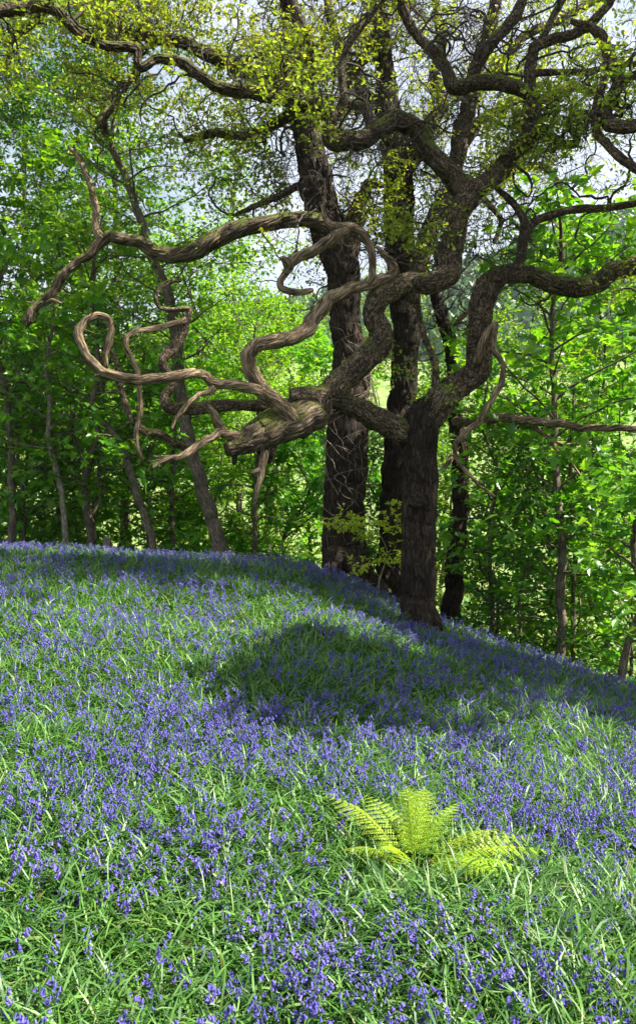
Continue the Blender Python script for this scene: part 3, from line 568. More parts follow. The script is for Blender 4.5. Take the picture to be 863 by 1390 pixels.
crown(Ct, oC, LIMBS['C'], 105, 2.0, 7, .75, 6, 5, .068, M['oakleaf'], filt=upper(4.6), thin=.14, seed=23.)

# ------------------------------------------------------------------ TREE D: slimmer trunk on the right, behind
dD = 12.4; bD = P(612, 842, dD); bD[2] = H(bD[0], bD[1])
Dt = thing('oak_tree', 'slender leaning oak just right of the front trunk, with a long bare horizontal branch', 'oak tree', bD)
oD = np.array(Dt.location)
def LD(name, pts, mat='oak', key='D', label=None, **k):
    return limb(name, [(p[0], p[1], dD+p[2], p[3]) for p in pts], M[mat], Dt, oD, key=key, label=label, **k)
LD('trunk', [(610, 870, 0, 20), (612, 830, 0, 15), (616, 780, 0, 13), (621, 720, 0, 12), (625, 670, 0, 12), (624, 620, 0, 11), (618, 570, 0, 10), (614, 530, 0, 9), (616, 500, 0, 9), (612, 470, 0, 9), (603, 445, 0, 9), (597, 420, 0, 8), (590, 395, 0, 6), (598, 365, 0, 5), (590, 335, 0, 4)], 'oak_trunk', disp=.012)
LD('dead_branch', [(618, 572, -.1, 7.5), (640, 572, -.6, 7), (660, 573, -1.1, 7), (682, 567, -1.6, 7), (705, 569, -2.1, 7), (735, 573, -2.6, 6.5), (765, 576, -3.0, 6), (795, 582, -3.3, 5.5), (830, 582, -3.6, 5), (870, 584, -3.9, 4.5), (920, 590, -4.1, 3)], 'dead', key='Dd', twist=3, label='long bare horizontal branch')
LD('dead_branch', [(720, 574, -2.3, 4.5), (733, 586, -2.35, 4), (748, 597, -2.4, 3.5), (756, 612, -2.4, 3), (770, 622, -2.4, 2), (790, 650, -2.4, 1.5)], 'dead', key='Dd')
LD('dead_branch', [(733, 586, -2.35, 3), (760, 602, -2.4, 3), (800, 602, -2.4, 2)], 'dead', key='Dd')
LD('branch', [(622, 610, 0, 5), (612, 622, -.2, 4.5), (600, 640, -.3, 3)], 'dead', key='Dd')
LD('branch', [(604, 446, 0, 5), (622, 435, 0, 4), (640, 420, 0, 4), (655, 425, 0, 2.5)], 'dead', key='D')
crown(Dt, oD, LIMBS['D'], 26, .9, 5, .5, 4, 5, .05, M['oakleaf'], filt=upper(3.2))

# ------------------------------------------------------------------ oak standing just past the right edge; its limbs reach into the view, its unseen crown is shaped to shade the slope
dE = 7.6
Et = thing('oak_tree', 'oak reaching in from the right edge with dark looping limbs high in the corner', 'oak tree', (6.4, 7.3, H(6.4, 7.3)))
oE = np.array(Et.location)
zE = oE[2]
limb('trunk', [(6.4, 7.3, zE-.3, .34), (6.4, 7.3, zE+.2, .27), (6.35, 7.25, zE+2, .22), (6.2, 7.35, zE+3.5, .21), (6.3, 7.4, 5, .17), (6.1, 7.2, 6.5, .13), (6.2, 7.3, 8, .10), (6.4, 7.6, 10, .08), (6.3, 7.7, 12, .05)], M['oak_trunk'], Et, oE, key='E', world=True, disp=.016)
def LE(pts, **k): return limb('limb', [(*P(p[0], p[1], p[2]), p[3]*p[2]/F) for p in pts], M['oak'], Et, oE, key='E', world=True, **k)
pE = lambda x, y, z, r: (x, y, z, r)
def LEw(pts): return limb('limb', pts, M['oak'], Et, oE, key='E', world=True)
q = [P(a, b, c) for a, b, c in [(930, 165, 7.7), (875, 170, 7.8), (845, 173, 7.9), (826, 168, 8), (822, 150, 8.05), (832, 130, 8.1), (840, 112, 8.1), (830, 95, 8.1), (825, 70, 8.1), (815, 48, 8.1), (798, 36, 8.1), (775, 30, 8.1)]]
LEw([(6.3, 7.3, 4.3, .14), (5.6, 7.4, 4.9, .10), (4.8, 7.5, 5.0, .075)]+[(*p, r) for p, r in zip(q, [.055, .055, .056, .062, .064, .06, .056, .052, .052, .05, .035, .02])])
q = [P(a, b, c) for a, b, c in [(930, 75, 7.7), (890, 92, 7.9), (858, 104, 8.05), (842, 114, 8.1)]]
LEw([(6.25, 7.3, 5.6, .11), (5.5, 7.4, 6.0, .08)]+[(*p, r) for p, r in zip(q, [.05, .042, .038, .036])])
q = [P(a, b, c) for a, b, c in [(930, 262, 7.7), (875, 236, 7.8), (845, 218, 7.9), (825, 200, 8), (810, 180, 8), (806, 158, 8.05), (812, 130, 8.1), (822, 95, 8.1), (820, 60, 8.1)]]
LEw([(6.3, 7.3, 3.9, .11), (5.3, 7.5, 4.5, .07)]+[(*p, r) for p, r in zip(q, [.05, .04, .037, .037, .037, .037, .034, .03, .024])])
LEw([(6.3, 7.3, 4.0, .13), (5.9, 6.4, 5.0, .1), (5.2, 5.6, 5.6, .08), (4.9, 4.8, 5.8, .05), (4.6, 4.0, 6.0, .03)])  # this limb and the next run unseen towards the camera, added for shade bands
LEw([(6.2, 7.35, 3.5, .12), (7.0, 6.2, 4.6, .1), (7.2, 5.2, 5.4, .07), (7.6, 4.2, 5.6, .04)])
LEw([(6.3, 7.3, 8.0, .09), (6.9, 8.4, 9.4, .07), (7.2, 9.6, 10.6, .05)])
LEw([(6.3, 7.5, 9.5, .08), (5.8, 7.0, 11, .06), (6.0, 6.2, 12.2, .04)])
crown(Et, oE, LIMBS['E'], 95, 2.0, 8, .75, 6, 8, .085, M['oakleaf'], filt=lambda C: (C[:, 2] > 5.8) & (C[:, 0] > 5.3), thin=.0, seed=15.)  # out-of-view crown, thickened to throw dapple on the slope
crown(Et, oE, LIMBS['E'][4:6], 80, 1.5, 8, .6, 6, 12, .12, M['oakleaf'], filt=upper(3.4), thin=.12, seed=9.)  # foliage out of view, added to shade the near right ground
crown(Et, oE, LIMBS['E'][1:4], 34, 1.0, 6, .5, 5, 5, .058, M['oakleaf'], filt=upper(4.2), thin=.1, seed=7.)

# ------------------------------------------------------------------ broad-leaved trees and saplings
def woodland_tree(name, label, cat, px, dep, top_py, r_px, leafmat_, bark='stem', kind='rhomb', leaf=.07, nb=30, Rc=1.8, cb=.15, per2=10, l2=.6, leafn=9,
                  path=None, group=None, tilt=.55, upb=.02, base=None, wr=.62, branch_el=.25, extra_trunks=(), crown_r=None, rt=.5):
    """path = traced trunk pixels [(px,py,r)] bottom to top, at depth dep; the trunk carries on upward to top_py"""
    b = P(px, 760, dep); b[2] = H(b[0], b[1])
    root = thing(name, label, cat, b, group); org = np.array(root.location)
    pts = [(b[0], b[1], b[2]-.4, r_px*1.5*dep/F), (b[0], b[1], b[2], r_px*1.15*dep/F)]
    if not path: pts = [(p[0], p[1], p[2], p[3]*.6) for p in pts]
    if path:
        for (x, y, r) in path:
            q = P(x, y, dep)
            if q[2] > b[2]+.15: pts.append((*q, r*dep/F))
    rt = 1 if path else .55; x0, y0, r0 = (path[-1] if path else (px, None, r_px))
    top = P(x0, top_py, dep); last = np.array(pts[-1][:3]); n = max(3, int(np.linalg.norm(top-last)/.8))
    for k in range(1, n+1):
        t = k/n; q = last*(1-t)+top*t; q = q + np.array([noise(t*5, px*.37)*(.16 if path else .45), noise(t*5, px*.91)*.3, 0])*min(1, t*3)
        pts.append((*q, pts[1][3]*(1-.8*t) if not path else pts[min(2, len(pts)-1)][3]*(1-.75*t)))
    limb('trunk', pts, M[bark], root, org, key=label, world=True, disp=.004, step=.06, sides=10)
    for tr in extra_trunks:
        limb('stem', [(x, y, dep+.1, r) for (x, y, r) in tr], M[bark], root, org, key=label, disp=.003, step=.05, sides=8)
    C, rr = LIMBS[label][0]; hgt = C[-1, 2]-b[2]
    # main branches, longer low and mid crown
    t = cb+(1-cb)*(np.arange(nb)+RNG.random(nb))/nb; i = np.minimum((t*(len(C)-1)).astype(int), len(C)-2)
    S = C[i]; az = np.arange(nb)*2.39996+RNG.uniform(0, 6)
    prof = np.sin(np.clip((t-cb)/(1-cb), 0, 1)*2.6+.5)*.75+.35
    el = branch_el+.5*(t-cb)+RNG.normal(size=nb)*.18
    Dv = np.stack([np.cos(az)*np.cos(el), np.sin(az)*np.cos(el), np.sin(el)], -1)
    B1 = wander(S, Dv, Rc*prof*RNG.uniform(.65, 1.25, nb), 9, .16, upb)
    B2 = sprout(B1, per2, l2, 6, .18, 0, t0=.18, flat=.35)
    tubes_obj('branches', [(B1, taper(nb, 9, np.minimum(rr[i]*.6, .02+.0*i), .2)), (B2, taper(len(B2), 6, .004, .3))], M[bark], root, org, sides=4)
    Cn, A_, Nn = leaf_from_twigs(B2, leafn, t0=.1, off=leaf*1.3, droop=.12, tilt=tilt)
    leaves('crown', Cn, A_, Nn, 1.15*leaf*RNG.uniform(.65, 1.25, len(Cn)), leafmat_, kind, wr=wr, parent=root, org=org)
    return root

# left understorey, traced stems
WT = woodland_tree
WT('leaning_tree', 'leaning brown trunk left of the oaks, rising behind the hooked dead branches', 'tree', 298, 12.3, 120, 10.5, M['beech'], 'stem', leaf=.062, nb=34, Rc=1.5, cb=.42, per2=11,
   path=[(297, 735, 10.5), (288, 705, 9.5), (277, 670, 9), (267, 635, 9), (258, 600, 8.5), (250, 565, 8.5), (244, 520, 8), (241, 480, 8), (238, 440, 8), (228, 400, 7), (214, 365, 6), (200, 332, 5.5), (192, 300, 5.5), (178, 262, 5), (164, 225, 4.5), (150, 196, 4)], kind='ell')
WT('sapling', 'straight thin dark pole at the far left edge of the wood', 'sapling', 16, 12.6, 330, 4.5, M['syc'], 'stem', kind='palm', leaf=.12, nb=22, Rc=1.1, cb=.3, per2=5, l2=.4, leafn=6,
   path=[(17, 700, 4.5), (17, 640, 4.5), (14, 590, 4), (10, 545, 4)])
WT('sapling', 'pale crooked sapling stem left of the gnarled many-stemmed tree', 'sapling', 89, 12.7, 400, 4, M['beech'], 'stemlight', leaf=.065, nb=20, Rc=1.0, cb=.35, per2=8, l2=.4,
   path=[(88, 700, 4), (86, 680, 4), (79, 645, 3.8), (70, 614, 3.8), (66, 590, 3.5), (68, 545, 3)])
WT('gnarled_tree', 'gnarled many-stemmed tree at left with a twisted dark trunk', 'tree', 122, 12.9, 300, 5.5, M['syc'], 'stem', kind='palm', leaf=.11, nb=30, Rc=1.5, cb=.22, per2=7, l2=.5, leafn=6,
   path=[(124, 715, 6), (118, 690, 5.5), (115, 655, 5.5), (122, 628, 5), (130, 600, 4.5), (133, 575, 4), (138, 550, 3)],
   extra_trunks=[[(118, 670, 4), (105, 655, 4), (96, 640, 3.5), (88, 632, 3), (75, 625, 2)], [(122, 640, 4), (110, 615, 4), (100, 590, 3), (98, 560, 2.5)], [(126, 700, 4), (136, 670, 4), (134, 640, 3), (142, 600, 3)]])
WT('sapling', 'slanting sapling that leans left, standing left of the leaning brown trunk', 'sapling', 209, 12.2, 430, 5, M['syc'], 'stem', kind='palm', leaf=.11, nb=20, Rc=1.2, cb=.4, per2=6, l2=.45, leafn=6,
   path=[(207, 728, 5), (198, 705, 5), (189, 680, 5), (181, 655, 4.8), (175, 635, 4.5), (166, 607, 4.5), (152, 585, 4), (138, 570, 3.5), (124, 545, 3)])
WT('sapling', 'very thin upright stem beside the foot of the slanting sapling', 'sapling', 205, 13.6, 480, 2.6, M['beech'], 'stem', leaf=.06, nb=16, Rc=.9, cb=.3, per2=8, l2=.35,
   path=[(204, 700, 2.6), (201, 670, 2.5), (199, 645, 2.3)])
WT('sapling', 'thin dark stem between the left edge pole and the pale crooked sapling', 'sapling', 33, 13.4, 480, 2.8, M['dark'], 'stem', leaf=.07, nb=18, Rc=1.0, cb=.25, per2=7, l2=.4,
   path=[(33, 700, 2.8), (31, 670, 2.6), (28, 640, 2.6), (25, 625, 2.4)])
WT('sapling', 'slim pole right of the leaning brown trunk, under the broken log', 'sapling', 346, 13.6, 500, 3.2, M['beech'], 'stem', leaf=.06, nb=20, Rc=1.0, cb=.2, per2=9, l2=.4,
   path=[(346, 700, 3), (348, 660, 3), (350, 620, 2.6)])
WT('sapling', 'slim upright stem just left of the leaning brown trunk', 'sapling', 234, 13.8, 470, 3.4, M['syc'], 'stem', leaf=.1, kind='palm', nb=18, Rc=1.0, cb=.25, per2=6, l2=.4, leafn=6,
   path=[(234, 700, 3.4), (233, 660, 3.2), (236, 620, 3)])
# right understorey
WT('sapling', 'tall sycamore sapling with a slim brown stem standing alone at the right', 'sapling', 762, 10.6, 300, 6, M['syc'], 'stem', kind='palm', leaf=.13, nb=36, Rc=1.45, cb=.28, per2=6, l2=.45, leafn=6,
   path=[(762, 860, 6), (761, 800, 5.8), (762, 740, 5.5), (760, 705, 5.5), (755, 670, 5), (753, 620, 4.5), (752, 575, 4), (751, 520, 3.6), (748, 460, 3.2), (752, 400, 3)], branch_el=.5, tilt=.5)
WT('sapling', 'low dark-stemmed sapling leaning out of the bottom of the wood at the right edge', 'sapling', 838, 9.6, 660, 6, M['syc'], 'stem', kind='palm', leaf=.12, nb=16, Rc=.9, cb=.35, per2=6, l2=.35, leafn=6,
   path=[(842, 915, 6), (850, 885, 5), (860, 850, 4.5), (872, 810, 4)])
WT('sapling', 'faint thin stem just right of the tall sycamore sapling', 'sapling', 778, 11.9, 470, 3, M['beech'], 'stem', leaf=.07, nb=22, Rc=1.2, cb=.25, per2=8, l2=.4,
   path=[(777, 860, 3), (778, 800, 2.8), (780, 740, 2.6), (776, 700, 2.4)])
WT('sapling', 'thin leafy stem midway between the slender oak and the tall sycamore sapling', 'sapling', 668, 11.6, 520, 3, M['syc'], 'stem', kind='palm', leaf=.11, nb=26, Rc=1.2, cb=.2, per2=6, l2=.4, leafn=6,
   path=[(668, 820, 3), (664, 760, 3), (666, 700, 2.8)])
WT('sapling', 'leafy sapling low behind the violet slope right of centre', 'sapling', 712, 11.2, 620, 3, M['dark'], 'stem', kind='ell', leaf=.08, nb=30, Rc=1.2, cb=.1, per2=8, l2=.4, leafn=8)
WT('sapling', 'bushy sapling filling the right edge above the slope', 'sapling', 850, 11.4, 480, 4, M['syc'], 'stem', kind='palm', leaf=.12, nb=34, Rc=1.4, cb=.15, per2=6, l2=.45, leafn=6)
# young beech with lime leaves between the two main trunks
def young_beech():
    d = 9.9; b = P(515, 815, d); b[2] = H(b[0], b[1])
    root = thing('beech_sapling', 'small young beech with bright lime leaves between the two main trunks', 'sapling', b); org = np.array(root.location)
    limb('stem', [(b[0], b[1], b[2]-.1, .012), (*P(514, 790, d), .011), (*P(522, 765, d-.05), .009), (*P(524, 745, d-.1), .008), (*P(515, 725, d-.2), .006), (*P(500, 710, d-.3), .004)], M['stemlight'], root, org, world=True, disp=.001, sides=8)
    S = np.array([P(*q) for q in [(523, 768, d), (524, 745, d-.05), (520, 730, d-.1), (512, 722, d-.15), (524, 750, d), (522, 760, d), (516, 728, d), (505, 714, d-.2)]])
    T = np.array([P(*q) for q in [(560, 745, d-.3), (470, 700, d-.4), (560, 700, d-.2), (448, 712, d-.5), (500, 775, d-.4), (585, 765, d-.3), (545, 690, d+.2), (460, 690, d-.2)]])
    B1 = wander(S, T-S, np.linalg.norm(T-S, axis=1), 9, .1, .0); B2 = sprout(B1, 12, .22, 5, .15, 0, t0=.15, flat=.25)
    tubes_obj('branches', [(B1, taper(len(B1), 9, .004, .3)), (B2, taper(len(B2), 5, .0018, .3))], M['stem'], root, org)
    C, A_, Nn = leaf_from_twigs(B2, 15, t0=.1, tilt=.4); leaves('crown', C, A_, Nn, .052*RNG.uniform(.7, 1.2, len(C)), M['lime'], 'ell', parent=root, org=org)
young_beech()

# the wood behind, tree by tree
BG = [  # px, depth, top, r, mat, kind, leaf, nb, Rc, cb, per2, label
 (-20, 16, 40, 9, 'dark', 'rhomb', .10, 64, 3.2, .10, 15, 'dark-leaved tree filling the left edge of the wood'),
 (70, 15, 240, 6, 'syc', 'palm', .13, 44, 2.2, .12, 7, 'sycamore behind the pale crooked sapling, its leaves in flat tiers'),
 (160, 17.5, -60, 9, 'dark', 'rhomb', .10, 78, 3.2, .18, 15, 'tall dark green tree filling the upper left behind the leaning trunk'),
 (250, 18, 330, 7, 'beech', 'rhomb', .085, 50, 2.6, .08, 12, 'bright beech behind the hooked dead branches'),
 (345, 17, 420, 6, 'beech', 'rhomb', .08, 44, 2.2, .08, 12, 'low bright beech showing below and behind the broken log'),
 (330, 22, 200, 8, 'beech', 'rhomb', .09, 48, 2.6, .15, 11, 'pale airy beech left of the broad old oak'),
 (20, 22, -80, 9, 'dark', 'rhomb', .12, 72, 4.0, .15, 14, 'tall dark-leaved tree rising in the top left corner'),
 (430, 19, 470, 5, 'syc', 'palm', .13, 36, 1.9, .06, 6, 'sycamore bush visible just left of the broad old oak trunk'),
 (590, 18, 560, 5, 'beech', 'rhomb', .085, 38, 1.8, .06, 11, 'leafy bush seen in the gap between the front trunk and the slender oak'),
 (660, 15, 560, 5, 'beech', 'rhomb', .08, 42, 2.0, .06, 11, 'bush of bright leaves right of the slender oak'),
 (740, 14, 600, 5, 'syc', 'palm', .13, 40, 2.0, .06, 7, 'sycamore bush low behind the tall sycamore sapling'),
 (830, 14, 330, 6, 'syc', 'palm', .14, 50, 2.3, .10, 7, 'broad sycamore at the right edge under the long curved limb'),
 (720, 17.5, 430, 5, 'beech', 'rhomb', .085, 40, 2.0, .15, 10, 'thin beech with yellowish leaves right of the bent limb'),
 (115, 20, 560, 5, 'beech', 'rhomb', .09, 36, 2.4, .05, 10, 'low beech scrub behind the gnarled many-stemmed tree'),
 (200, 14.6, 520, 5, 'syc', 'palm', .12, 36, 1.8, .08, 6, 'sycamore bush behind the slanting sapling'),
 (520, 21, 380, 5, 'beech', 'rhomb', .09, 34, 2.0, .12, 9, 'slim beech far behind, between the broad and the straight oak'),
 (-60, 24, 380, 6, 'dark', 'rhomb', .12, 46, 3.2, .06, 12, 'deep green tree far back at the left edge'),
 (95, 25, 330, 6, 'beech', 'rhomb', .12, 50, 3.2, .05, 12, 'far beech glimpsed between the left saplings'),
 (185, 24, 400, 6, 'dark', 'rhomb', .12, 50, 3.2, .05, 12, 'far dark tree glimpsed left of the leaning brown trunk'),
 (270, 26, 420, 6, 'beech', 'rhomb', .12, 52, 3.2, .05, 12, 'far beech glimpsed right of the leaning brown trunk'),
 (370, 25, 430, 6, 'beech', 'rhomb', .12, 50, 3.0, .05, 12, 'far beech glimpsed under the hanging dead stub'),
 (40, 14.5, 470, 5, 'syc', 'palm', .13, 40, 1.9, .05, 7, 'low sycamore between the left edge pole and the pale crooked sapling'),
 (290, 14.8, 560, 4, 'beech', 'rhomb', .08, 40, 1.6, .04, 11, 'knee-high beech bush at the crest beside the leaning brown trunk'),
 (400, 14.5, 590, 4, 'syc', 'palm', .12, 34, 1.4, .04, 6, 'small sycamore bush at the crest left of the broad old oak'),
 (512, 15.5, 600, 4, 'dark', 'rhomb', .085, 36, 1.3, .04, 11, 'dark bush in the gap between the broad oak and the front trunk'),
 (600, 22, 500, 5, 'dark', 'rhomb', .11, 44, 2.6, .05, 11, 'dark far tree glimpsed between the front trunk and the slender oak'),
 (1010, 13, 330, 6, 'syc', 'palm', .13, 40, 2.2, .06, 7, 'sycamore standing just beyond the right edge of the view'),  # added past the frame edge to extend the wood and give shade
 (1130, 16, 250, 6, 'beech', 'rhomb', .10, 44, 2.6, .06, 11, 'beech well beyond the right edge of the view'),  # unseen, added to extend the wood and give shade
 (900, 17, 250, 8, 'beech', 'rhomb', .09, 46, 2.6, .12, 11, 'beech leaning in from beyond the right edge of the view'),
]
for (px, dp, top, r, mt, kd, lf, nb, Rc, cb, p2, lab) in BG:
    WT('woodland_tree', lab, 'tree', px, dp, top, r, M[mt], 'stem', kind=kd, leaf=lf, nb=nb, Rc=Rc, cb=cb, per2=p2, l2=.28*Rc, leafn=17 if kd == 'rhomb' else 12)

# ------------------------------------------------------------------ the flowering slope
def scatter(n, y0, y1, wx=.50, pad=.6, p=1.0):
    """uniform per area inside a widened view wedge"""
    out = []
    tot = 0
    while tot < n:
        m = n*2; y = RNG.uniform(y0, y1, m); x = RNG.uniform(-1, 1, m)*(wx*y1+pad)
        k = np.abs(x) < wx*y+pad
        yc = np.interp(x, _xs, _yc); k &= y < yc+1.0
        out.append(np.stack([x[k], y[k]], -1)); tot += k.sum()
    return np.vstack(out)[:n]
def flank(n, y0, y1):      # the slope carries on either side of what the photo frames
    q = scatter(n*3, y0, y1, wx=.95, pad=2.2); q = q[np.abs(q[:, 0]) > .50*q[:, 1]+.6]; return q[:n]
TR = np.array([[gA[0], gA[1], .28], [bB[0], bB[1], .42], [bC[0], bC[1], .2], [bD[0], bD[1], .15]])
def clear_trunks(XY):
    k = np.ones(len(XY), bool)
    for x, y, r in TR: k &= np.hypot(XY[:, 0]-x, XY[:, 1]-y) > r
    return XY[k]
FERN = ground_hit(562, 1200)
def blades():
    Vs, Fs, Rn, off = [], [], [], 0
    for (n, y0, y1, per, w, seg) in [(20000, 1.7, 5.2, 6, .0082, 5), (20000, 5.2, 9, 5, .0105, 4), (14000, 9, 14, 5, .013, 4)]:
        XY = clear_trunks(np.vstack([scatter(n, y0, y1), flank(int(n*.55), y0*.55, y1)])); XY = XY[np.hypot(XY[:, 0]-FERN[0], XY[:, 1]-FERN[1]) > .17]
        n = len(XY); idx = np.repeat(np.arange(n), per); m = len(idx)
        x = XY[idx, 0]+RNG.normal(size=m)*.018; y = XY[idx, 1]+RNG.normal(size=m)*.018; z = H(x, y)-.01
        az = RNG.uniform(0, 2*math.pi, m); Ln = RNG.uniform(.09, .24, m)*(1+.25*noise(x*1.5, y*1.5, 2)); el0 = RNG.uniform(.75, 1.45, m); bend = RNG.uniform(.8, 2.3, m)
        K = seg+1; t = np.linspace(0, 1, K)
        el = el0[:, None]-bend[:, None]*t[None]**1.3
        st = Ln[:, None]/seg
        hx = np.cumsum(np.concatenate([np.zeros((m, 1)), np.cos(el[:, :-1])*st], 1), 1); hz = np.cumsum(np.concatenate([np.zeros((m, 1)), np.sin(el[:, :-1])*st], 1), 1)
        azz = az[:, None]+RNG.normal(size=(m, 1))*.5*t[None]
        cx = x[:, None]+hx*np.cos(azz); cy_ = y[:, None]+hx*np.sin(azz); cz = z[:, None]+np.maximum(hz, .004)
        wd = (w*RNG.uniform(.6, 1.25, m))[:, None]*np.array([.75]+[1.0]*(K-2)+[.08])[None]*(1-.35*t[None])*.5
        tw = RNG.normal(size=m)*.5
        sxv = -np.sin(azz); syv = np.cos(azz); szv = np.sin(tw)[:, None]*np.ones((1, K))*.7
        Cc = np.stack([cx, cy_, cz], -1); Sv = np.stack([sxv, syv, szv], -1)
        V = np.stack([Cc-Sv*wd[..., None], Cc+Sv*wd[..., None]], 2)    # m,K,2,3
        b = np.arange(m)[:, None]*K*2+np.arange(seg)[None]*2
        Fq = np.stack([b, b+1, b+3, b+2], -1).reshape(-1, 4)
        Vs.append(V.reshape(-1, 3)); Fs.append(Fq+off); off += m*K*2
        Rn.append(np.repeat(RNG.random(m), seg))
    o = mkmesh('grass', np.vstack(Vs), [np.vstack(Fs)], M['blade'], smooth=True, attrs={'rnd': ('FACE', 'FLOAT', np.concatenate(Rn))})
    tag(o, 'glossy strap-shaped bluebell leaves and grass covering the whole slope', 'ground cover', kind='stuff')
blades()

def litter():
    XY = np.vstack([scatter(6500, 1.7, 13)]+[np.array([[x, y]])+RNG.normal(size=(260, 2))*(r*1.3+.08) for x, y, r in TR]); XY = clear_trunks(XY); n = len(XY); z = H(XY[:, 0], XY[:, 1])+RNG.uniform(.0, .07, n)
    C = np.stack([XY[:, 0], XY[:, 1], z], -1); A_ = RNG.normal(size=(n, 3))*np.array([1, 1, .3])
    o = leaves('leaf_litter', C, A_, unit(RNG.normal(size=(n, 3))*.5+np.array([0, 0, 1.])), RNG.uniform(.03, .075, n), M['litter'], 'ell')
    tag(o, 'dry brown fallen leaves lying between the bluebell leaves', 'leaf litter', kind='stuff')
litter()

# one bluebell: stem curve + bells on the nodding side (vectorised for the carpet, meshes for the near ones)
def bell_shape(hi):
    if hi:
        prof = [(0, .0018), (.18, .0042), (.62, .0042), (.85, .0052), (1.0, .0086)]; k = 6
    else:
        prof = [(0, .002), (.45, .0050), (1.0, .0085)]; k = 4
    V = []
    for a, r in prof:
        for j in range(k):
            th = 2*math.pi*j/k+(.5 if a > .9 else 0); V.append((math.cos(th)*r, math.sin(th)*r, -a*.017))
    Fq = [[i*k+j, i*k+(j+1) % k, (i+1)*k+(j+1) % k, (i+1)*k+j] for i in range(len(prof)-1) for j in range(k)]
    return np.array(V), np.array(Fq)
def flower_positions():
    XY = clear_trunks(np.vstack([scatter(18000, 1.9, 13.2), scatter(5200, 1.9, 4.6), flank(8000, 1.0, 13)]))
    x, y = XY[:, 0], XY[:, 1]
    dens = .41+.0*np.clip((y-3)/3, 0, 1)+.12*noise(x*.55, y*.55, 5)+.40*noise(x*2.1, y*2.1, 8)+.28*np.clip((x-.2)/2, 0, 1)*np.clip((y-4)/3, 0, 1)
    k = RNG.random(len(x)) < np.clip(dens, .08, 1.0); XY = XY[k]
    k = np.hypot(XY[:, 0]-FERN[0], XY[:, 1]-FERN[1]+.02) > .27
    return XY[k]
XYF = flower_positions()
print('flowers', len(XYF))
HW = 863/2/F
inview = (np.abs(XYF[:, 0]) < HW*XYF[:, 1]*1.0+.02) & (XYF[:, 1] > 2.25)
order = np.argsort(np.where(inview, XYF[:, 1], 99)); near_i = order[:300]
far_mask = np.ones(len(XYF), bool); far_mask[near_i] = False
NEAR, FAR = XYF[near_i], XYF[far_mask]
def stem_curve(m, Hh, az, lean, K=7):
    t = np.linspace(0, 1, K)
    hx = lean[:, None]*(t**2)*Hh[:, None] + .022*np.clip((t-.7)/.3, 0, 1)**2
    hz = Hh[:, None]*(t-.10*np.clip((t-.6)/.4, 0, 1)**2)
    return np.stack([hx*np.cos(az)[:, None], hx*np.sin(az)[:, None], hz], -1), t
def carpet(XY, name, label):
    m = len(XY); Hh = RNG.uniform(.12, .25, m); az = RNG.uniform(0, 6.28, m); lean = RNG.uniform(.02, .25, m)
    C, t = stem_curve(m, Hh, az, lean); base = np.stack([XY[:, 0], XY[:, 1], H(XY[:, 0], XY[:, 1])], -1); C = C+base[:, None]
    Vt, Ft, _ = multi_tube(C, np.full((m, 7), .0018), 3)
    Vs, Fs, Mi, Rn = [Vt], [Ft], [np.zeros(len(Ft))], [RNG.random(len(Ft))]; off = len(Vt)
    per = 9
    idx = np.repeat(np.arange(m), per); q = len(idx)
    s = .60+.40*(np.tile(np.arange(per), m)+RNG.uniform(-.3, .3, q))/(per-1); f = np.clip(s, 0, .999)*6; i = f.astype(int); u = (f-i)[:, None]
    Pb = C[idx, i]*(1-u)+C[idx, i+1]*u
    sw = RNG.normal(size=q)*.8; a = az[idx]+sw
    out = np.stack([np.cos(a), np.sin(a), np.zeros(q)], -1); Pb = Pb+out*RNG.uniform(.008, .017, q)[:, None]
    tip = unit(out*RNG.uniform(.25, .9, q)[:, None]+np.array([0, 0, -1.0]))       # direction the bell hangs
    Zx = -tip; Xx = unit(np.cross(Zx, np.array([.3, .9, .1]))); Yx = np.cross(Zx, Xx)
    for hi in (True, False):
        sel = (Pb[:, 1] < 4.6) if hi else (Pb[:, 1] >= 4.6)
        if not sel.any(): continue
        BV, BF = bell_shape(hi); n = sel.sum()
        sc_ = RNG.uniform(.56, .84, n)*np.where(Pb[sel, 1] > 7.5, 1.15, 1.0)
        V = Pb[sel][:, None]+sc_[:, None, None]*(BV[None, :, 0:1]*Xx[sel][:, None]+BV[None, :, 1:2]*Yx[sel][:, None]+BV[None, :, 2:3]*Zx[sel][:, None])
        Fq = (np.arange(n)[:, None, None]*len(BV)+BF[None]).reshape(-1, 4)
        Vs.append(V.reshape(-1, 3)); Fs.append(Fq+off); off += n*len(BV); Mi.append(np.ones(len(Fq))); Rn.append(np.repeat(np.clip(RNG.random(n)*.6+RNG.random(m)[idx][sel]*.4, 0, 1), len(BF)))
    o = mkmesh(name, np.vstack(Vs), [np.vstack(Fs)], [M['flstem'], M['bell']], attrs={'rnd': ('FACE', 'FLOAT', np.concatenate(Rn))})
    o.data.polygons.foreach_set('material_index', np.concatenate(Mi).astype(np.int32))
    tag(o, label, 'flowers', kind='stuff')
carpet(FAR, 'bluebell_carpet', 'dense carpet of violet bluebells covering the slope beyond the nearest flowers')

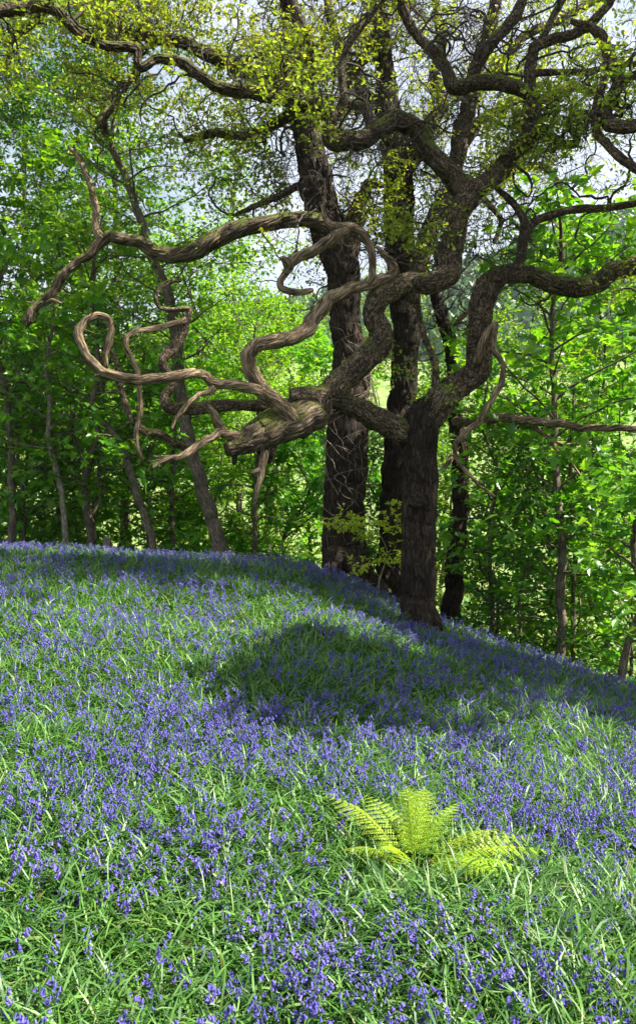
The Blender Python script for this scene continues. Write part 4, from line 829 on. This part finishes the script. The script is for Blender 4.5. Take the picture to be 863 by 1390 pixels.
def bluebell_proto(i):
    root = thing('bluebell', 'x', 'bluebell', (0, 0, 0)); rg = np.random.default_rng(100+i)
    Hh = np.array([[.18, .22, .165, .24, .20, .15][i]]); az = np.array([0.0]); lean = np.array([[.05, .15, .22, .1, .02, .18][i]])
    C, t = stem_curve(1, Hh, az, lean, 12)
    V, Fq, _ = multi_tube(C, np.linspace(.0026, .0012, 12)[None], 5)
    mkmesh('stem', V, [Fq], M['flstem'], root, attrs={'rnd': ('FACE', 'FLOAT', np.full(len(Fq), .4))})
    BV, BF = bell_shape(True); me = []
    for v in range(3):
        o = mkmesh('bell', BV, [BF], M['bell'], root, attrs={'rnd': ('FACE', 'FLOAT', np.full(len(BF), [.25, .55, .85][v]))}); me.append(o.data); bpy.data.objects.remove(o)
    per = 8+i % 3
    for k in range(per):
        s = .60+.395*k/(per-1); f = s*11; a = int(f); u = f-a; p = C[0, a]*(1-u)+C[0, min(a+1, 11)]*u
        an = rg.normal()*.8; out = Vector((math.cos(an), math.sin(an), 0)); o = bpy.data.objects.new('bell', me[k % 3]); COL.objects.link(o); o.parent = root
        o.location = Vector(p)+out*rg.uniform(.008, .016)
        tip = (out*rg.uniform(.3, .9)+Vector((0, 0, -1))).normalized(); o.rotation_mode = 'QUATERNION'; o.rotation_quaternion = (-tip).to_track_quat('Z', 'X'); sfac = rg.uniform(.8, 1.0)*(1-.25*k/per); o.scale = (sfac,)*3
    for k in range(4):
        a = rg.uniform(0, 6.28); Ln = rg.uniform(.15, .25); K = 8; el = rg.uniform(1.0, 1.4)-rg.uniform(1.2, 2.2)*np.linspace(0, 1, K)**1.3
        hx = np.concatenate([[0], np.cumsum(np.cos(el[:-1])*Ln/(K-1))]); hz = np.concatenate([[0], np.cumsum(np.sin(el[:-1])*Ln/(K-1))]); hz = np.maximum(hz, .004)
        wd = .0046*np.array([.7]+[1]*(K-3)+[.7, .05]); sdv = np.array([-math.sin(a), math.cos(a), rg.normal()*.3])
        Cc = np.stack([hx*math.cos(a), hx*math.sin(a), hz], -1)
        V = np.stack([Cc-sdv*wd[:, None], Cc-np.array([0, 0, .0025])*(wd/.0046)[:, None], Cc+sdv*wd[:, None]], 1).reshape(-1, 3)
        Fq = np.array([[j*3+e, j*3+e+1, j*3+e+4, j*3+e+3] for j in range(K-1) for e in (0, 1)])
        mkmesh('leaf', V, [Fq], M['blade'], root, attrs={'rnd': ('FACE', 'FLOAT', np.full(len(Fq), rg.random()*.8))})
    return root
protos = [bluebell_proto(i) for i in range(6)]
kids = [list(p.children) for p in protos]
fpx = FERN[0]/FERN[1]
for n, (x, y) in enumerate(NEAR):
    if n < 6: r = protos[n]
    else:
        src = protos[n % 6]; r = src.copy(); COL.objects.link(r)
        for ch in kids[n % 6]:
            c = ch.copy(); COL.objects.link(c); c.parent = r
    r.location = (x, y, float(H(x, y))); r.rotation_euler = (0, 0, random.uniform(0, 6.28)); s = random.uniform(.72, .98); r.scale = (s, s, s)
    u = x/y
    if u < -.13: r['label'] = 'violet bluebell in the nearest rows, in the left third of the slope'; r['group'] = 'nearest bluebells on the left'
    elif u < .13: r['label'] = 'violet bluebell in the nearest rows, in the middle below the fern'; r['group'] = 'nearest bluebells in the middle'
    else: r['label'] = 'violet bluebell in the nearest rows, in the right third of the slope'; r['group'] = 'nearest bluebells on the right'

# ------------------------------------------------------------------ fern
def fern():
    root = thing('fern', 'bright yellow-green fern with spreading feathery fronds among the bluebells', 'fern', FERN); org = np.array(root.location)
    specs = [(-.28, .13, .27, 0), (-.15, .28, .22, 0), (-.02, .10, .36, 0), (.06, .14, .33, 0), (.16, .14, .26, 0), (.30, .10, .15, 0), (.42, -.02, .12, 0), (.40, .10, .10, 0), (.30, -.12, .14, 0), (.20, -.16, .12, 0), (-.10, -.10, .20, 0), (.05, .30, .20, 0), (-.26, -.02, .16, 0)]
    for (ex, ey, ez, _) in specs:
        ex, ey, ez = ex*1.2+RNG.normal()*.02, ey*1.2, ez*.97+RNG.normal()*.015; K = 17; t = np.linspace(0, 1, K)[:, None]; end = np.array([ex, ey, ez])
        mid = np.array([ex*.35, ey*.35, ez*.5+.12]); C = org+(2*t*(1-t))*mid+t*t*end+RNG.normal(size=3)*.004*t
        T = unit(np.gradient(C, axis=0)); Sd = unit(np.cross(T, np.array([0, 0, 1.0])+RNG.normal(size=3)*.25)); Up = np.cross(Sd, T)
        fr = tubes_obj('frond', [(C[None], np.linspace(.0022, .0006, K)[None])], M['fern'], root, org, sides=4)
        L0 = np.linalg.norm(end)*.25
        Cs, As, Ns, Ls, Pt = [], [], [], [], []
        for i in range(4, K):
            tt = i/(K-1); pl = L0*math.sin(math.pi*(tt**.75)*.94+.12)*RNG.uniform(.9, 1.1)
            if pl < .006: pl = .008
            for sgn in (-1, 1):
                ax = unit(Sd[i]*sgn+T[i]*.45-Up[i]*.15); q = 11; uu = np.linspace(.06, 1, q)
                pc = C[i]+ax*pl*uu[:, None]-Up[i]*(.12*pl*uu[:, None]**2)
                Pt.append(pc)
                sd2 = unit(np.cross(ax, Up[i]))
                for s2 in (-1, 1):
                    Cs.append(pc); As.append(np.repeat(unit(sd2*s2+ax*.4)[None], q, 0)); Ns.append(np.repeat(Up[i][None], q, 0)); Ls.append(np.minimum(pl*.22, np.linalg.norm(end)/K*.50)*(1-uu*.75)+.0015)
        C_, A_, N_, L_ = np.vstack(Cs), np.vstack(As), np.vstack(Ns), np.concatenate(Ls)
        N_ = unit(N_+RNG.normal(size=N_.shape)*.15)
        pn = leaves('pinnae', C_, A_, N_, L_, M['fern'], 'rhomb', wr=.85, parent=fr, org=org)
        bm = bmesh.new(); bm.from_mesh(fr.data); bm.from_mesh(pn.data); bm.to_mesh(fr.data); bm.free(); bpy.data.objects.remove(pn)
fern()

# fallen sticks
def stick(pts, label, name='fallen_branch'):
    o = limb(name, pts, M['dead'], None, None, disp=.002, sides=8); tag(o, label, 'stick'); return o
g1 = ground_hit(462, 800)
def onground(lst, lift=.04):
    out = []
    for (px, py, r) in lst:
        q = ground_hit(px, py); out.append((q[0], q[1], q[2]+lift, r))
    return out
o = limb('fallen_branch', onground([(466, 805, .012), (480, 810, .014), (494, 817, .013), (506, 821, .010), (512, 824, .006)], .08), M['dead'], None, None, world=True, disp=.002, sides=8)
tag(o, 'pale fallen branch lying below the foot of the broad old oak', 'stick')
b = ground_hit(367, 770)
o = limb('broken_stem', [(b[0], b[1], b[2]-.05, .016), (b[0]+.01, b[1], b[2]+.2, .015), (b[0]-.01, b[1], b[2]+.34, .011)], M['stemlight'], None, None, world=True, disp=.002, sides=8)
tag(o, 'short pale broken stem sticking up at the crest left of the broad old oak', 'stick')
b = ground_hit(383, 775)
o = limb('bare_stem', [(b[0], b[1], b[2]-.05, .007), (b[0], b[1], b[2]+.4, .006), (b[0]+.02, b[1], b[2]+.9, .004)], M['stem'], None, None, world=True, disp=.001, sides=6)
tag(o, 'thin bare dark stem beside the pale broken stem on the crest', 'stick')
b = P(145, 735, 12.8); b[2] = H(b[0], b[1])
o = limb('stump', [(b[0], b[1], b[2]-.1, .09), (b[0], b[1], b[2]+.1, .07), (b[0]+.02, b[1], b[2]+.3, .065), (b[0], b[1], b[2]+.42, .05)], M['stemlight'], None, None, world=True, disp=.01, sides=20, lump=.2)
tag(o, 'short broken stump right of the gnarled many-stemmed tree', 'stump')
def haze():
    hx = thing
    me = bpy.data.meshes.new('haze'); bm = bmesh.new(); bmesh.ops.create_cube(bm, size=1); bm.to_mesh(me); bm.free()
    o = bpy.data.objects.new('haze', me); COL.objects.link(o); o.scale = (1840, 1860, 290); o.location = (0, 420, 290/2-62-1)
    m, nt, N, L = newmat('haze_air'); v = N.new('ShaderNodeVolumePrincipled'); v.inputs['Density'].default_value = .00018; v.inputs['Color'].default_value = (.72, .84, 1, 1); v.inputs['Anisotropy'].default_value = .2
    ou = N.new('ShaderNodeOutputMaterial'); L.new(v.outputs[0], ou.inputs['Volume']); me.materials.append(m)
    tag(o, kind='stuff'); o['label'] = 'thin bluish haze hanging over the valley'
    sc.cycles.volume_bounces = 0
haze()
print('objects', len(bpy.data.objects), 'faces', sum(len(m.polygons) for m in bpy.data.meshes))
